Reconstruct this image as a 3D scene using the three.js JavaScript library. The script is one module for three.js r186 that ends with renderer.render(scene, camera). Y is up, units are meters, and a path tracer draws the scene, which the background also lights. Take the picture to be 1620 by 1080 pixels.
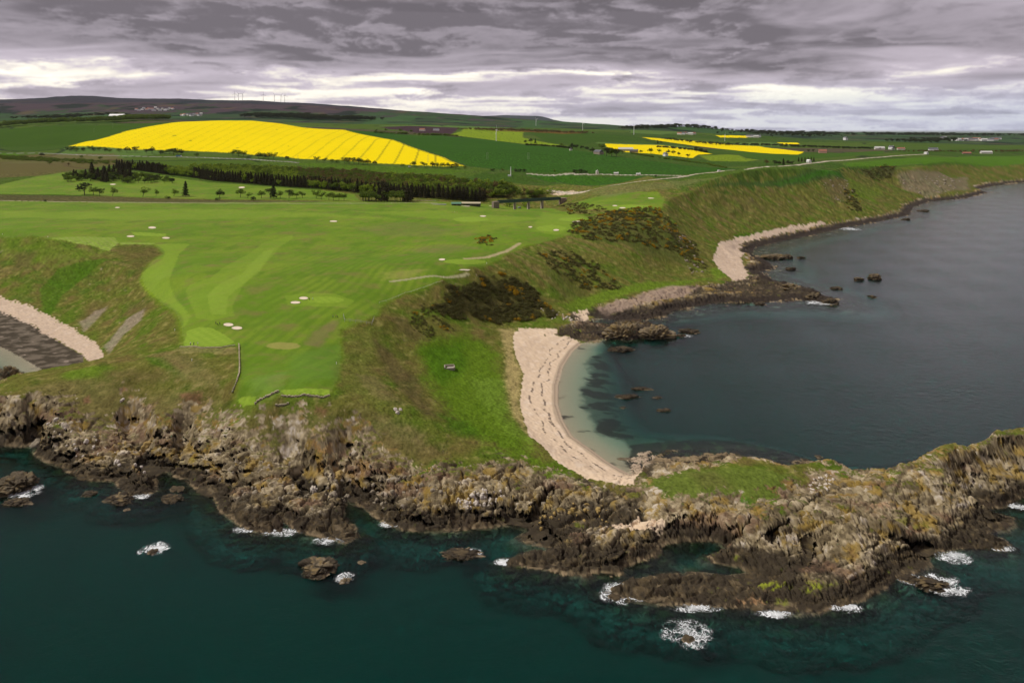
import * as THREE from 'three';
import { mergeGeometries, mergeVertices, toCreasedNormals } from 'three/addons/utils/BufferGeometryUtils.js';
import { MarchingCubes } from 'three/addons/objects/MarchingCubes.js';
import { RoundedBoxGeometry } from 'three/addons/geometries/RoundedBoxGeometry.js';

// ───────────── camera, sky, sun, exposure ─────────────
const W = 1620, HH = 1080, F = 1055, CX = 810, HY = 207, H = 140;   // photo size, focal length in its pixels, level horizon row, drone height
const scene = new THREE.Scene();
const renderer = new THREE.WebGLRenderer({ antialias: true });
renderer.setSize(1024, 682);
renderer.toneMapping = THREE.LinearToneMapping;
renderer.toneMappingExposure = 2.3;
renderer.shadowMap.enabled = true;
const FULL = 2 * (HH - HY);
const camera = new THREE.PerspectiveCamera(2 * Math.atan((HH - HY) / F) * 180 / Math.PI, W / FULL, 1, 60000);
camera.position.set(0, H, 0);
camera.lookAt(0, H, -100);
camera.setViewOffset(W, FULL, 0, FULL - HH, W, HH);      // a level lens shifted down, so that uprights stay upright
const SUN = new THREE.Vector3(-0.58, 0.78, 0.02).normalize();
const sun = new THREE.DirectionalLight(new THREE.Color(1.0, 0.955, 0.88), 1.5);
sun.position.copy(SUN).multiplyScalar(1500);
sun.castShadow = true; sun.shadow.radius = 20;
Object.assign(sun.shadow.camera, { left: -900, right: 900, top: 900, bottom: -900, near: 1, far: 4000 });
sun.shadow.mapSize.set(4096, 4096);
scene.add(sun, sun.target);

// ───────────── noise ─────────────
function rng(seed) { let a = seed >>> 0; return () => { a = (a + 0x6d2b79f5) | 0; let t = Math.imul(a ^ (a >>> 15), 1 | a); t = (t + Math.imul(t ^ (t >>> 7), 61 | t)) ^ t; return ((t ^ (t >>> 14)) >>> 0) / 4294967296; }; }
const PERM = new Uint8Array(512), HV = new Float32Array(512);
{ const r = rng(7); const p = [...Array(256).keys()]; for (let i = 255; i > 0; i--) { const j = Math.floor(r() * (i + 1)); [p[i], p[j]] = [p[j], p[i]]; } for (let i = 0; i < 512; i++) PERM[i] = p[i & 255]; for (let i = 0; i < 256; i++) HV[i] = HV[i + 256] = r(); }
const fade = (t) => t * t * t * (t * (t * 6 - 15) + 10);
const GX = [1, -1, 1, -1, 0.7071, -0.7071, 0.7071, -0.7071, 0, 0, 1, -1, 0.92, -0.92, 0.38, -0.38], GY = [0.5, 0.5, -0.5, -0.5, 0.7071, 0.7071, -0.7071, -0.7071, 1, -1, 0, 0, 0.38, 0.38, -0.92, -0.92];
function n2(x, y) {                                       // gradient noise, about -1..1
  const xi = Math.floor(x), yi = Math.floor(y), fx = x - xi, fy = y - yi, X = xi & 255, Y = yi & 255;
  const u = fade(fx), v = fade(fy);
  const a = PERM[PERM[X] + Y] & 15, b = PERM[PERM[X + 1] + Y] & 15, c = PERM[PERM[X] + Y + 1] & 15, e = PERM[PERM[X + 1] + Y + 1] & 15;
  const p = GX[a] * fx + GY[a] * fy, q = GX[b] * (fx - 1) + GY[b] * fy, r = GX[c] * fx + GY[c] * (fy - 1), s = GX[e] * (fx - 1) + GY[e] * (fy - 1);
  const k = p + u * (q - p), l = r + u * (s - r);
  return (k + v * (l - k)) * 1.45;
}
function fbm(x, y, o = 4, g = 0.5) { let a = 1, s = 0, t = 0; for (let i = 0; i < o; i++) { s += a * n2(x + i * 17.3, y - i * 9.1); t += a; a *= g; x *= 2.03; y *= 2.03; } return s / t; }
function ridged(x, y, o = 4) { let a = 1, s = 0, t = 0; for (let i = 0; i < o; i++) { s += a * (1 - Math.abs(n2(x + i * 31.7, y + i * 5.3))); t += a; a *= 0.5; x *= 2.1; y *= 2.1; } return s / t; }
const hash2 = (x, y) => HV[PERM[(x & 255)] + (y & 255)];
let vF1 = 0, vF2 = 0, vId = 0, vX = 0, vY = 0;
function voro(x, y) {                                     // cellular noise: nearest and second nearest point, and the nearest cell's number
  const xi = Math.floor(x), yi = Math.floor(y); vF1 = 9; vF2 = 9;
  for (let j = -1; j <= 1; j++) for (let i = -1; i <= 1; i++) {
    const cx = xi + i, cy = yi + j, k = PERM[PERM[cx & 255] + (cy & 255)];
    const dx = cx + 0.1 + 0.8 * HV[k] - x, dy = cy + 0.1 + 0.8 * HV[k + 97 & 255] - y, q = dx * dx + dy * dy;
    if (q < vF1) { vF2 = vF1; vF1 = q; vId = k; vX = dx; vY = dy; } else if (q < vF2) vF2 = q;
  }
  vF1 = Math.sqrt(vF1); vF2 = Math.sqrt(vF2);
}
const HH3 = (x, y, z) => PERM[PERM[PERM[x & 255] + (y & 255)] + (z & 255)];
function voro3(x, y, z) {
  const xi = Math.floor(x), yi = Math.floor(y), zi = Math.floor(z); vF1 = 9; vF2 = 9;
  for (let c = -1; c <= 1; c++) for (let b = -1; b <= 1; b++) for (let a = -1; a <= 1; a++) {
    const cx = xi + a, cy = yi + b, cz = zi + c, k = HH3(cx, cy, cz), dx = cx + 0.1 + 0.8 * HV[k] - x, dy = cy + 0.1 + 0.8 * HV[k + 97] - y, dz = cz + 0.1 + 0.8 * HV[k + 181] - z, q = dx * dx + dy * dy + dz * dz;
    if (q < vF1) { vF2 = vF1; vF1 = q; vId = k; vX = dx; vY = dy; } else if (q < vF2) vF2 = q;
  }
  vF1 = Math.sqrt(vF1); vF2 = Math.sqrt(vF2);
}
function n3(x, y, z) {                                    // value noise in space, -1..1
  const xi = Math.floor(x), yi = Math.floor(y), zi = Math.floor(z), u = fade(x - xi), v = fade(y - yi), w = fade(z - zi);
  const g = (a, b, c) => HV[HH3(xi + a, yi + b, zi + c)];
  const p = g(0, 0, 0), q = g(0, 1, 0), r = g(0, 0, 1), s = g(0, 1, 1);
  const A = p + u * (g(1, 0, 0) - p), B = q + u * (g(1, 1, 0) - q), D = r + u * (g(1, 0, 1) - r), E = s + u * (g(1, 1, 1) - s), k = A + v * (B - A), l = D + v * (E - D);
  return (k + w * (l - k)) * 2 - 1;
}
const fbm3 = (x, y, z, o = 3) => { let a = 1, s = 0, t = 0; for (let i = 0; i < o; i++) { s += a * n3(x, y, z); t += a; a *= 0.55; x = x * 2.03 + 7; y = y * 2.03; z = z * 2.03 - 3; } return s / t * 1.5; };
const clamp = (x, a = 0, b = 1) => x < a ? a : x > b ? b : x;
const sst = (a, b, x) => { const t = clamp((x - a) / (b - a)); return t * t * (3 - 2 * t); };
const mix = (a, b, t) => a + (b - a) * t;
const smin = (a, b, k) => { const h = clamp(0.5 + 0.5 * (b - a) / k); return mix(b, a, h) - k * h * (1 - h); };

// ───────────── the sky: broken layers of stratocumulus seen from below ─────────────
{
  const w = 4096, h = 2048, data = new Float32Array(w * h * 4);
  const row = Math.floor(h / 2);
  for (let y = 0; y < h; y++) {
    const el = ((y + 0.5) / h - 0.5) * Math.PI, sy = Math.sin(el), cy = Math.cos(el);
    const fine = el < 0.6, step = el < 0 ? 64 : el < 0.45 ? 1 : el < 0.8 ? 2 : 8;
    let last = -1;
    for (let x = 0; x < w; x++) {
      const o = (y * w + x) * 4;
      if (x % step !== 0) { data.copyWithin(o, last, last + 4); continue; }
      last = o;
      const az = (x / w - 0.5) * 2 * Math.PI;
      let R, G, B;
      if (el < 0) { R = 0.11; G = 0.12; B = 0.11; } else {
        const q = 1 / (sy + 0.06), X = Math.cos(az) * cy * q, Y = Math.sin(az) * cy * q;
        const low = 1 - sst(0.015, 0.085, el), high = sst(0.05, 0.16, el), seaward = sst(-0.35, 0.75, Math.cos(az)), o7 = fine ? 7 : 4;
        const wx = X + 0.55 * n2(X * 0.5, Y * 0.5 + 30) + 0.16 * n2(X * 1.9, Y * 1.9 + 12), wy = Y + 0.55 * n2(X * 0.5 + 50, Y * 0.5) + 0.16 * n2(X * 1.9 + 33, Y * 1.9);
        const c1 = fbm(wx * 0.34 - 3.1, wy * 0.58 + 1.4, o7, 0.56);              // the main deck
        const c2 = fbm(wx * 0.95 + 8.5, wy * 1.25 - 2.2, o7, 0.58);              // scraps below it
        const c3 = fbm(wx * 0.8 + 40, wy * 2.4 + 7, fine ? 5 : 3, 0.5);          // streaks in the deck
        const over = 1 + 0.45 * sst(0.15, 1.2, el);                              // an overcast sky grows brighter towards the zenith
        const c4 = fbm(az * 13 + 1.2 * c2, el * 46 + 0.8 * c1, o7 + 1, 0.66) * (1 - sst(0.25, 0.6, el));                 // heaped cloud with height of its own
        const thick = c1 + 0.26 * high + 0.48 * (1 - seaward) * high - 0.24 * low + 0.10 * seaward + 0.22 * c4 + 0.05;
        let b = mix(1.12, 0.56, sst(-0.24, 0.10, thick));
        b = mix(b, 0.16, sst(0.06, 0.72, thick + 0.14 * c3));
        b += (0.16 * c3 + 0.17 * c4) * sst(-0.05, 0.2, thick);
        const scrap = sst(-0.04, 0.42, c2 + 0.5 * c4 + 0.08 * thick);
        b = mix(b, 0.27 + 0.20 * sst(0.5, 0.05, c2 + 0.3 * c4) + 0.05 * c3, scrap * (0.85 - 0.35 * low));
        b += 0.14 * sst(0.20, 0.02, Math.abs(c4 - 0.05)) * sst(0.15, -0.2, thick);            // bright rims where the gaps are
        b = mix(b, 0.42 + 0.26 * sst(0.3, -0.35, c4) + 0.14 * c2, low * (0.30 + 0.45 * seaward));
        b = Math.max(0.16, b) * 0.95;
        const warm = sst(0.55, 0.95, b);
        R = b * mix(1.0, 1.05, warm); G = b * mix(0.892, 0.98, warm); B = b * mix(1.01, 0.87, warm);
        const blue = low * seaward; R *= 1 - 0.13 * blue; B *= 1 + 0.08 * blue; R *= over; G *= over; B *= over;
        const s = 0.46; R *= s; G *= s; B *= s;
      }
      data[o] = R; data[o + 1] = G; data[o + 2] = B; data[o + 3] = 1;
    }
  }
  const sky = new THREE.DataTexture(data, w, h, THREE.RGBAFormat, THREE.FloatType);
  sky.mapping = THREE.EquirectangularReflectionMapping; sky.magFilter = THREE.LinearFilter; sky.minFilter = THREE.LinearFilter; sky.needsUpdate = true;
  scene.background = sky; scene.environment = sky;
}
scene.fog = new THREE.FogExp2(new THREE.Color(0.80, 0.86, 1.0), 0.000007);

// ───────────── the shore, read off the photograph at sea level ─────────────
// Points are (x, d): metres right of and ahead of the drone. sea(px, py) is where a pixel's ray meets the water.
const sea = (px, py) => { const d = H * F / (py - HY); return [(px - CX) / F * d, d]; };
const far = (px, d) => [(px - CX) / F * d, d];
// kinds of shore: slope of the land, slope of the sea bed, bare rock or not
const KIND = { c: [1.5, 1.2, 1], r: [0.75, 0.8, 1], l: [0.6, 0.7, 1], b: [0.10, 0.05, 0], w: [0.035, 0.03, 0], g: [0.30, 0.12, 0.8], k: [0.6, 0.035, 1] };
const coast = [];
{
  let kind = 'c';
  const s = (px, py, k) => { kind = k ?? kind; coast.push([...sea(px, py), ...KIND[kind]]); }, f = (px, d, k) => { kind = k ?? kind; coast.push([...far(px, d), ...KIND[kind]]); };
  f(-110, 306, 'c'); s(-60, 697); s(0, 707); s(50, 708); s(52, 722);
  for (const [x, y] of [[83, 737], [110, 748], [133, 760], [177, 763], [185, 772], [200, 783], [233, 784], [252, 774], [248, 757], [262, 748], [290, 762], [317, 778], [337, 790], [350, 812], [383, 837], [413, 844], [447, 842], [446, 823], [473, 843], [513, 852], [545, 860], [572, 848], [562, 828], [545, 812], [548, 795], [573, 803], [593, 820], [607, 830], [637, 840], [683, 842], [720, 840], [747, 837], [773, 837], [807, 832], [832, 838], [813, 850], [830, 860], [873, 867]]) s(x, y, 'r');
  for (const [x, y] of [[833, 877], [800, 890], [840, 898], [873, 903], [907, 910], [930, 912], [936, 905], [983, 908], [987, 900], [1013, 887], [1040, 877]]) s(x, y, 'l');
  s(1050, 860, 'c'); s(1080, 857); s(1133, 858); s(1145, 868, 'r'); s(1122, 880); s(1125, 890); s(1170, 897); s(1180, 905, 'l');
  for (const [x, y] of [[1150, 907], [1090, 903], [1040, 910], [1010, 915], [985, 922], [955, 935], [985, 950], [1040, 957], [1080, 957], [1147, 960], [1203, 968], [1260, 975], [1297, 973], [1320, 960], [1367, 950], [1407, 930], [1417, 917], [1450, 907], [1480, 897], [1472, 882], [1517, 870], [1567, 870], [1593, 872], [1605, 862], [1590, 850], [1565, 845], [1600, 842], [1613, 830], [1608, 818], [1575, 812], [1560, 806], [1590, 803], [1605, 795], [1620, 785]]) s(x, y, 'l');
  s(1660, 792, 'r'); s(1720, 806); s(1800, 800, 'c'); f(1840, 262, 'c'); f(1800, 292); f(1700, 293); f(1620, 288); f(1540, 282); f(1460, 272); f(1405, 264, 'r');
  s(1372, 758, 'r'); s(1352, 755); s(1386, 744, 'l'); s(1340, 748, 'l'); s(1310, 742, 'k'); s(1270, 738); s(1240, 738); s(1200, 735);
  s(1180, 733, 'k'); s(1120, 735, 'k'); s(1060, 738, 'k'); s(1020, 742, 'k');
  for (const [x, y] of [[1000, 752], [985, 745], [960, 730], [940, 715], [905, 690], [890, 665], [882, 640], [882, 610], [890, 580], [905, 556], [920, 543]]) s(x, y, 'b');
  s(955, 536, 'r'); s(1000, 537, 'r'); s(1058, 529, 'r'); s(1060, 523); s(1010, 514); s(958, 516); s(940, 515); s(930, 512, 'b'); s(935, 505, 'b'); s(945, 503, 'g');
  for (const [x, y] of [[975, 507], [1020, 506], [1050, 500], [1075, 490], [1110, 483], [1150, 478], [1200, 479], [1260, 473], [1300, 479], [1325, 481], [1318, 470], [1260, 452], [1215, 440], [1200, 430], [1225, 425], [1215, 412], [1190, 405]]) s(x, y, 'g');
  for (const [x, y] of [[1195, 392], [1240, 381], [1300, 369], [1340, 359], [1400, 349], [1440, 340], [1445, 328], [1470, 319], [1530, 313], [1565, 304], [1545, 300], [1575, 293], [1620, 288], [1700, 283], [2400, 276]]) s(x, y, 'g');
  coast.push([40000, 3000, ...KIND.g], [40000, 60000, ...KIND.g], [-40000, 60000, ...KIND.g], [-40000, 700, ...KIND.w]);
  s(-600, 500, 'w'); s(-300, 495); s(-80, 530); s(0, 548); s(25, 560); s(50, 575); s(70, 586); f(92, 374, 'r'); f(30, 352, 'c'); f(-30, 335); f(-60, 320);
}
const NC = coast.length, CA = new Float64Array(NC * 8);   // ax, ay, ex, ey, 1/len², and the segment's kind
for (let i = 0; i < NC; i++) { const a = coast[i], b = coast[(i + 1) % NC], ex = b[0] - a[0], ey = b[1] - a[1]; CA.set([a[0], a[1], ex, ey, 1 / (ex * ex + ey * ey), a[2], a[3], a[4]], i * 8); }
let cK = 1, cU = 0.5, cR = 1;
function coastAt(x, y) {                                  // signed distance to the shore (land positive), and the kind of shore thereabouts
  let best = 1e18, inside = false, k = 0, u = 0, r = 0, ws = 0;
  for (let o = 0; o < NC * 8; o += 8) {
    const px = x - CA[o], py = y - CA[o + 1], ex = CA[o + 2], ey = CA[o + 3];
    let t = (px * ex + py * ey) * CA[o + 4]; t = t < 0 ? 0 : t > 1 ? 1 : t;
    const qx = px - t * ex, qy = py - t * ey, q = qx * qx + qy * qy;
    if (q < best) best = q;
    const w = 1 / ((q + 6) * (q + 6)); ws += w; k += w * CA[o + 5]; u += w * CA[o + 6]; r += w * CA[o + 7];
    const ay = CA[o + 1], by = ay + ey;
    if ((ay > y) !== (by > y) && x < CA[o] + (y - ay) / ey * ex) inside = !inside;
  }
  cK = k / ws; cU = u / ws; cR = r / ws;
  return (inside ? 1 : -1) * Math.sqrt(best);
}
function polyDist(P, x, y) {
  let best = 1e18, inside = false;
  for (let i = 0, j = P.length - 1; i < P.length; j = i++) {
    const ax = P[j][0], ay = P[j][1], ex = P[i][0] - ax, ey = P[i][1] - ay, px = x - ax, py = y - ay;
    const t = clamp((px * ex + py * ey) / (ex * ex + ey * ey + 1e-12)), qx = px - t * ex, qy = py - t * ey, q = qx * qx + qy * qy;
    if (q < best) best = q;
    if ((ay > y) !== (P[i][1] > y) && x < ax + (y - ay) / ey * ex) inside = !inside;
  }
  return (inside ? 1 : -1) * Math.sqrt(best);
}

// ───────────── the lie of the land: known heights, joined by a smooth surface ─────────────
// (pixel x, pixel y, height) on land that the photograph shows; (pixel x, distance, height, 1) where a distance is taken instead.
const KNOWN = [
  [-60, 640, 17], [0, 625, 18], [60, 600, 20], [150, 572, 22], [30, 655, 16], [100, 640, 17.5], [110, 690, 9], [30, 690, 9], [200, 600, 24], [270, 590, 26], [330, 600, 27], [330, 655, 20.5], [245, 655, 17], [208, 662, 11], [140, 680, 10], [260, 700, 9], [180, 710, 6], [310, 720, 7],
  [380, 640, 26], [430, 632, 28], [480, 628, 28.6], [522, 630, 28], [400, 690, 16], [350, 720, 9], [450, 720, 11], [430, 775, 5], [380, 775, 4.5], [330, 760, 4], [500, 690, 18], [550, 660, 24], [560, 720, 12], [480, 760, 5], [600, 690, 18], [590, 770, 6], [640, 640, 22], [650, 680, 18], [685, 690, 15.5], [640, 790, 5], [700, 725, 11.5], [760, 745, 9.5], [810, 750, 7.5], [700, 800, 5], [780, 795, 5], [870, 775, 7], [940, 780, 6], [900, 742, 4], [950, 762, 4.2], [990, 768, 4],
  [345, 530, 30], [300, 480, 32], [255, 440, 35.5], [400, 580, 28.6], [450, 580, 28.2], [520, 580, 28.4], [430, 500, 31], [550, 510, 30.5], [500, 400, 36], [350, 400, 37], [560, 620, 27], [590, 500, 31], [610, 470, 33.5], [700, 445, 36], [650, 400, 37], [750, 425, 37], [800, 402, 38.5], [830, 387, 39.5], [880, 370, 41], [940, 352, 42.5], [700, 360, 39.5], [500, 345, 39.5], [300, 345, 40], [100, 345, 42], [0, 340, 43], [0, 378, 40], [100, 380, 40], [190, 384, 39], [250, 388, 38.4], [230, 400, 36.5],
  [0, 322, 42], [300, 322, 41], [600, 322, 40.5], [750, 328, 40],
  [0, 430, 17], [0, 466, 4], [80, 503, 3.6], [150, 543, 3.4], [168, 566, 4.5], [100, 450, 18], [130, 388, 38], [200, 480, 17], [230, 560, 24.5], [250, 505, 26.5], [200, 545, 15], [205, 430, 29.5], [-100, 420, 18], [-100, 455, 3.5],
  [612, 502, 29], [640, 560, 15], [700, 600, 8], [740, 560, 8], [655, 625, 14.5], [780, 650, 5], [720, 650, 7.5], [800, 580, 4.6], [812, 530, 5], [790, 508, 7.5], [690, 500, 22], [705, 470, 28], [760, 455, 26], [810, 450, 23], [850, 492, 8], [900, 480, 8], [880, 430, 25], [930, 470, 7], [950, 440, 16], [1000, 440, 12.5], [1000, 400, 27], [1060, 430, 9], [1100, 440, 5], [1130, 420, 6], [1060, 370, 33], [1000, 362, 41], [1050, 335, 47], [1100, 380, 20], [1160, 368, 12], [1100, 330, 45], [1075, 303, 57], [1150, 330, 42], [1150, 292, 65], [1250, 330, 32], [1250, 285, 68], [1200, 300, 58], [1300, 274, 70], [1350, 276, 67], [1340, 320, 30], [1420, 318, 16], [1420, 290, 42], [1420, 270, 60], [1500, 264, 58], [1500, 285, 30], [1540, 263, 50], [1540, 280, 25], [1620, 262, 38], [1620, 275, 18], [1700, 262, 38], [1300, 340, 22],
  [980, 318, 50], [1020, 315, 51], [940, 325, 47], [900, 340, 40], [880, 335, 36], [845, 330, 36],
  [840, 1040, 19, 1], [870, 1050, 20, 1], [878, 1000, 22, 1], [858, 970, 24, 1], [810, 1040, 23, 1], [760, 1080, 28, 1], [860, 1220, 43, 1], [905, 1030, 36, 1], [935, 300, 51], [1000, 292, 62], [700, 311, 36], [600, 311, 37], [500, 308, 39], [400, 308, 40], [250, 312, 41], [100, 316, 42],
  [200, 300, 44.5], [100, 285, 49], [0, 300, 45], [350, 297, 43], [300, 280, 47], [150, 268, 55], [450, 280, 48], [600, 285, 46], [700, 290, 48], [800, 290, 50], [0, 260, 60], [150, 248, 68], [285, 246, 72], [450, 255, 68], [600, 262, 64], [730, 265, 64], [820, 266, 63], [900, 272, 63], [1080, 282, 66], [1080, 262, 70], [1200, 262, 72], [1300, 258, 70], [1400, 248, 68], [1500, 250, 62], [1620, 250, 48],
  [108, 231, 84], [300, 239, 78], [480, 251, 70], [0, 232, 84], [200, 2500, 139, 1], [290, 2720, 178, 1], [345, 2750, 183, 1], [400, 2720, 181, 1], [440, 2650, 165, 1], [478, 2550, 147, 1], [545, 2500, 144.5, 1], [300, 2350, 130, 1], [400, 2250, 122, 1], [500, 2050, 112, 1], [600, 1950, 112, 1], [650, 1800, 97, 1], [60, 2850, 160, 1], [0, 2900, 152, 1], [140, 2300, 105, 1],
  [345, 3400, 176, 1], [478, 3300, 150, 1], [650, 215, 121], [720, 212, 128], [800, 228, 98], [870, 225, 100], [900, 250, 76], [960, 238, 86], [1040, 240, 82], [1040, 222, 98], [1000, 215, 115], [1130, 230, 76], [1260, 242, 72], [1400, 236, 70], [1600, 240, 62], [780, 3600, 138, 1], [900, 3600, 132, 1], [650, 3800, 168, 1],
  [100, 3800, 217, 1], [250, 3900, 208, 1], [450, 4000, 190, 1], [560, 4200, 184, 1], [0, 5200, 235, 1], [200, 5200, 258, 1], [330, 5500, 250, 1], [420, 5600, 262, 1], [560, 5200, 235, 1],
  [-80, 9000, 560, 1], [0, 9000, 558, 1], [60, 9000, 566, 1], [85, 9000, 600, 1], [120, 9000, 618, 1], [150, 9000, 608, 1], [200, 8800, 560, 1], [260, 8400, 540, 1], [300, 8000, 522, 1], [330, 8000, 522, 1], [400, 7600, 478, 1], [450, 7200, 440, 1], [510, 6800, 378, 1], [560, 6500, 330, 1], [600, 6500, 320, 1], [660, 6600, 322, 1], [700, 6500, 298, 1], [740, 6500, 268, 1],
  [780, 13500, 452, 1], [800, 13500, 455, 1], [858, 13500, 428, 1], [880, 13500, 350, 1], [920, 13500, 245, 1], [1000, 13000, 160, 1], [720, 13500, 380, 1],
  [800, 5600, 200, 1], [900, 5200, 172, 1], [960, 5000, 164, 1], [1030, 4800, 172, 1], [1090, 4800, 171, 1], [1130, 5200, 160, 1], [1160, 6000, 135, 1], [1290, 9500, 122, 1], [1240, 9000, 106, 1], [1350, 9000, 104, 1], [1430, 8500, 104, 1], [1500, 8500, 110, 1], [1560, 8500, 104, 1], [1620, 8500, 96, 1], [1750, 8500, 96, 1],
  [1290, 5200, 96, 1], [1450, 5000, 88, 1], [1600, 4800, 78, 1], [1400, 3300, 74, 1], [1600, 3000, 64, 1], [1200, 3500, 88, 1],
  [-200, 15900, 250, 1], [800, 15900, 250, 1], [1700, 15900, 80, 1],
  [1050, 800, 7], [1090, 757, 8.5], [1150, 805, 8], [1150, 757, 10], [1200, 765, 10.5], [1250, 752, 9.5], [1120, 840, 6], [1080, 835, 6], [1040, 770, 6.5], [1200, 850, 7], [1280, 830, 8.8], [1350, 852, 8], [1420, 850, 8], [1300, 903, 3.2], [1200, 903, 2.2], [1080, 930, 1.7], [1200, 938, 1.7], [1300, 945, 2], [1020, 940, 1.2], [1130, 922, 1], [1390, 905, 3],
  [1400, 792, 9.5], [1350, 775, 8], [1300, 770, 7], [1440, 742, 12.5], [1500, 717, 15], [1560, 702, 16.5], [1620, 688, 18], [1700, 670, 20], [1500, 790, 9], [1560, 745, 13], [1480, 848, 4.5], [1550, 822, 3.6], [1600, 762, 8.5], [1585, 790, 3.5], [1660, 760, 8], [1740, 740, 13], [1500, 860, 3],
  [900, 840, 5.2], [870, 858, 2.6], [950, 880, 3], [1000, 858, 4], [920, 815, 3.6], [1010, 830, 3.6], [870, 893, 1.5], [960, 895, 2.4], [840, 820, 3.5], [980, 525, 5], [1035, 525, 4.6], [925, 530, 2.2],
];
const KP = KNOWN.map(([px, a, h, asDistance]) => { const d = asDistance ? a : (H - h) * F / (a - HY), x = (px - CX) / F * d; return [x, d, h]; });
const wu = (x, d) => x / d * 1000, wv = (d) => 900 * Math.log(d);
const NK = KP.length, KU = new Float64Array(NK), KV = new Float64Array(NK), KW = new Float64Array(NK + 3);
{
  // a polyharmonic surface on heights taken as h^0.5, in which near and far carry equal weight
  const n = NK + 3, M = [], rhs = [];
  KP.forEach(([x, d], i) => { KU[i] = wu(x, d); KV[i] = wv(d); });
  for (let i = 0; i < NK; i++) { const r = new Float64Array(n); for (let j = 0; j < NK; j++) r[j] = Math.hypot(KU[i] - KU[j], KV[i] - KV[j]); r[i] -= 0.6; r[NK] = 1; r[NK + 1] = KU[i] / 1000; r[NK + 2] = KV[i] / 1000; M.push(r); rhs.push(Math.sqrt(KP[i][2])); }
  for (let k = 0; k < 3; k++) { const r = new Float64Array(n); for (let j = 0; j < NK; j++) r[j] = k === 0 ? 1 : k === 1 ? KU[j] / 1000 : KV[j] / 1000; M.push(r); rhs.push(0); }
  for (let c = 0; c < n; c++) {
    let p = c; for (let r = c + 1; r < n; r++) if (Math.abs(M[r][c]) > Math.abs(M[p][c])) p = r;
    [M[c], M[p]] = [M[p], M[c]]; [rhs[c], rhs[p]] = [rhs[p], rhs[c]];
    for (let r = c + 1; r < n; r++) { const f = M[r][c] / M[c][c]; if (f) { for (let k = c; k < n; k++) M[r][k] -= f * M[c][k]; rhs[r] -= f * rhs[c]; } }
  }
  for (let c = n - 1; c >= 0; c--) { let s = rhs[c]; for (let k = c + 1; k < n; k++) s -= M[c][k] * KW[k]; KW[c] = s / M[c][c]; }
}
function lie(x, d) {
  const u = wu(x, d), v = wv(d); let s = KW[NK] + KW[NK + 1] * u / 1000 + KW[NK + 2] * v / 1000;
  for (let i = 0; i < NK; i++) { const a = u - KU[i], b = v - KV[i]; s += KW[i] * Math.sqrt(a * a + b * b); }
  s = Math.max(s, 0.5); return s * s;
}

// ───────────── the ground's height at any place ─────────────
let tS = 0, tK = 1, tRock = 0;
function smooth(x, d) {                                   // shore, slopes and hills without their small relief
  const b = lie(x, d);
  if (d > 2300 || d > 1500 && x < 600) { tS = 999; tK = 0; tRock = 0; return b; }
  const s = coastAt(x, d); tS = s; tK = cK; tRock = cR;
  if (s < 0) return Math.max(-12, s * cU * (1 - s / 60));
  return smin(b, 0.12 + s * cK * (1 + 0.02 * s * cK), 1.2 + 0.5 * cK);
}
function land(px, py) {                                   // where a pixel's ray first meets the ground
  const t = (py - HY) / F; let d0 = 150, d = 150;
  while (d < 16000) {
    const x = (px - CX) / F * d, h = Math.max(0, smooth(x, d));
    if (h >= H - t * d) { let a = d0, b = d; for (let k = 0; k < 14; k++) { const m = (a + b) / 2; if (Math.max(0, smooth((px - CX) / F * m, m)) >= H - t * m) b = m; else a = m; } return [(px - CX) / F * b, b]; }
    d0 = d; d *= d < 700 ? 1.006 : 1.012;
  }
  return far(px, 12000);
}
const P = (list) => list.map(([x, y, d]) => d ? far(x, d) : land(x, y));
const boxOf = (poly) => { const b = [1e9, 1e9, -1e9, -1e9]; for (const [x, y] of poly) { b[0] = Math.min(b[0], x); b[1] = Math.min(b[1], y); b[2] = Math.max(b[2], x); b[3] = Math.max(b[3], y); } return b; };
const ell = (px, py, rx, ry, n = 20) => [...Array(n).keys()].map((i) => [px + rx * Math.cos(i / n * 6.2832), py + ry * Math.sin(i / n * 6.2832)]);
const area = (pix, extra = {}) => { const poly = P(pix); return { poly, box: boxOf(poly), ...extra }; };
const within = (A, x, d, m = 0) => x > A.box[0] - m && x < A.box[2] + m && d > A.box[1] - m && d < A.box[3] + m ? polyDist(A.poly, x, d) : -1e6;

const ROCK = area([[-60, 640], [0, 645], [60, 662], [100, 662], [140, 684], [178, 677], [198, 650], [215, 662], [235, 687], [300, 716], [330, 736], [375, 734], [420, 739], [470, 712], [530, 724], [560, 744], [640, 752], [700, 744], [760, 742], [800, 730], [850, 748], [900, 757], [960, 773], [1010, 778], [1060, 795], [1100, 812], [1150, 815], [1210, 795], [1230, 772], [1280, 768], [1292, 748], [1350, 752], [0, 0, 0]].slice(0, -1).concat([[1400, 0, 280], [1620, 0, 300], [1800, 0, 300], [1800, 0, 160], [-60, 0, 190]]));
const ROCK2 = [[[945, 487], [1000, 472], [1060, 458], [1105, 450], [1150, 448], [1195, 436], [1215, 438], [1262, 448], [1340, 468], [1340, 488], [1200, 484], [1100, 488], [1050, 505], [945, 510]], [[1180, 404], [1205, 388], [1240, 379], [1250, 395], [1240, 430], [1215, 442], [1196, 430], [1186, 418]], [[870, 528], [905, 512], [935, 512], [1062, 516], [1062, 535], [955, 540], [915, 535]]].map((p) => area(p));
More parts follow.
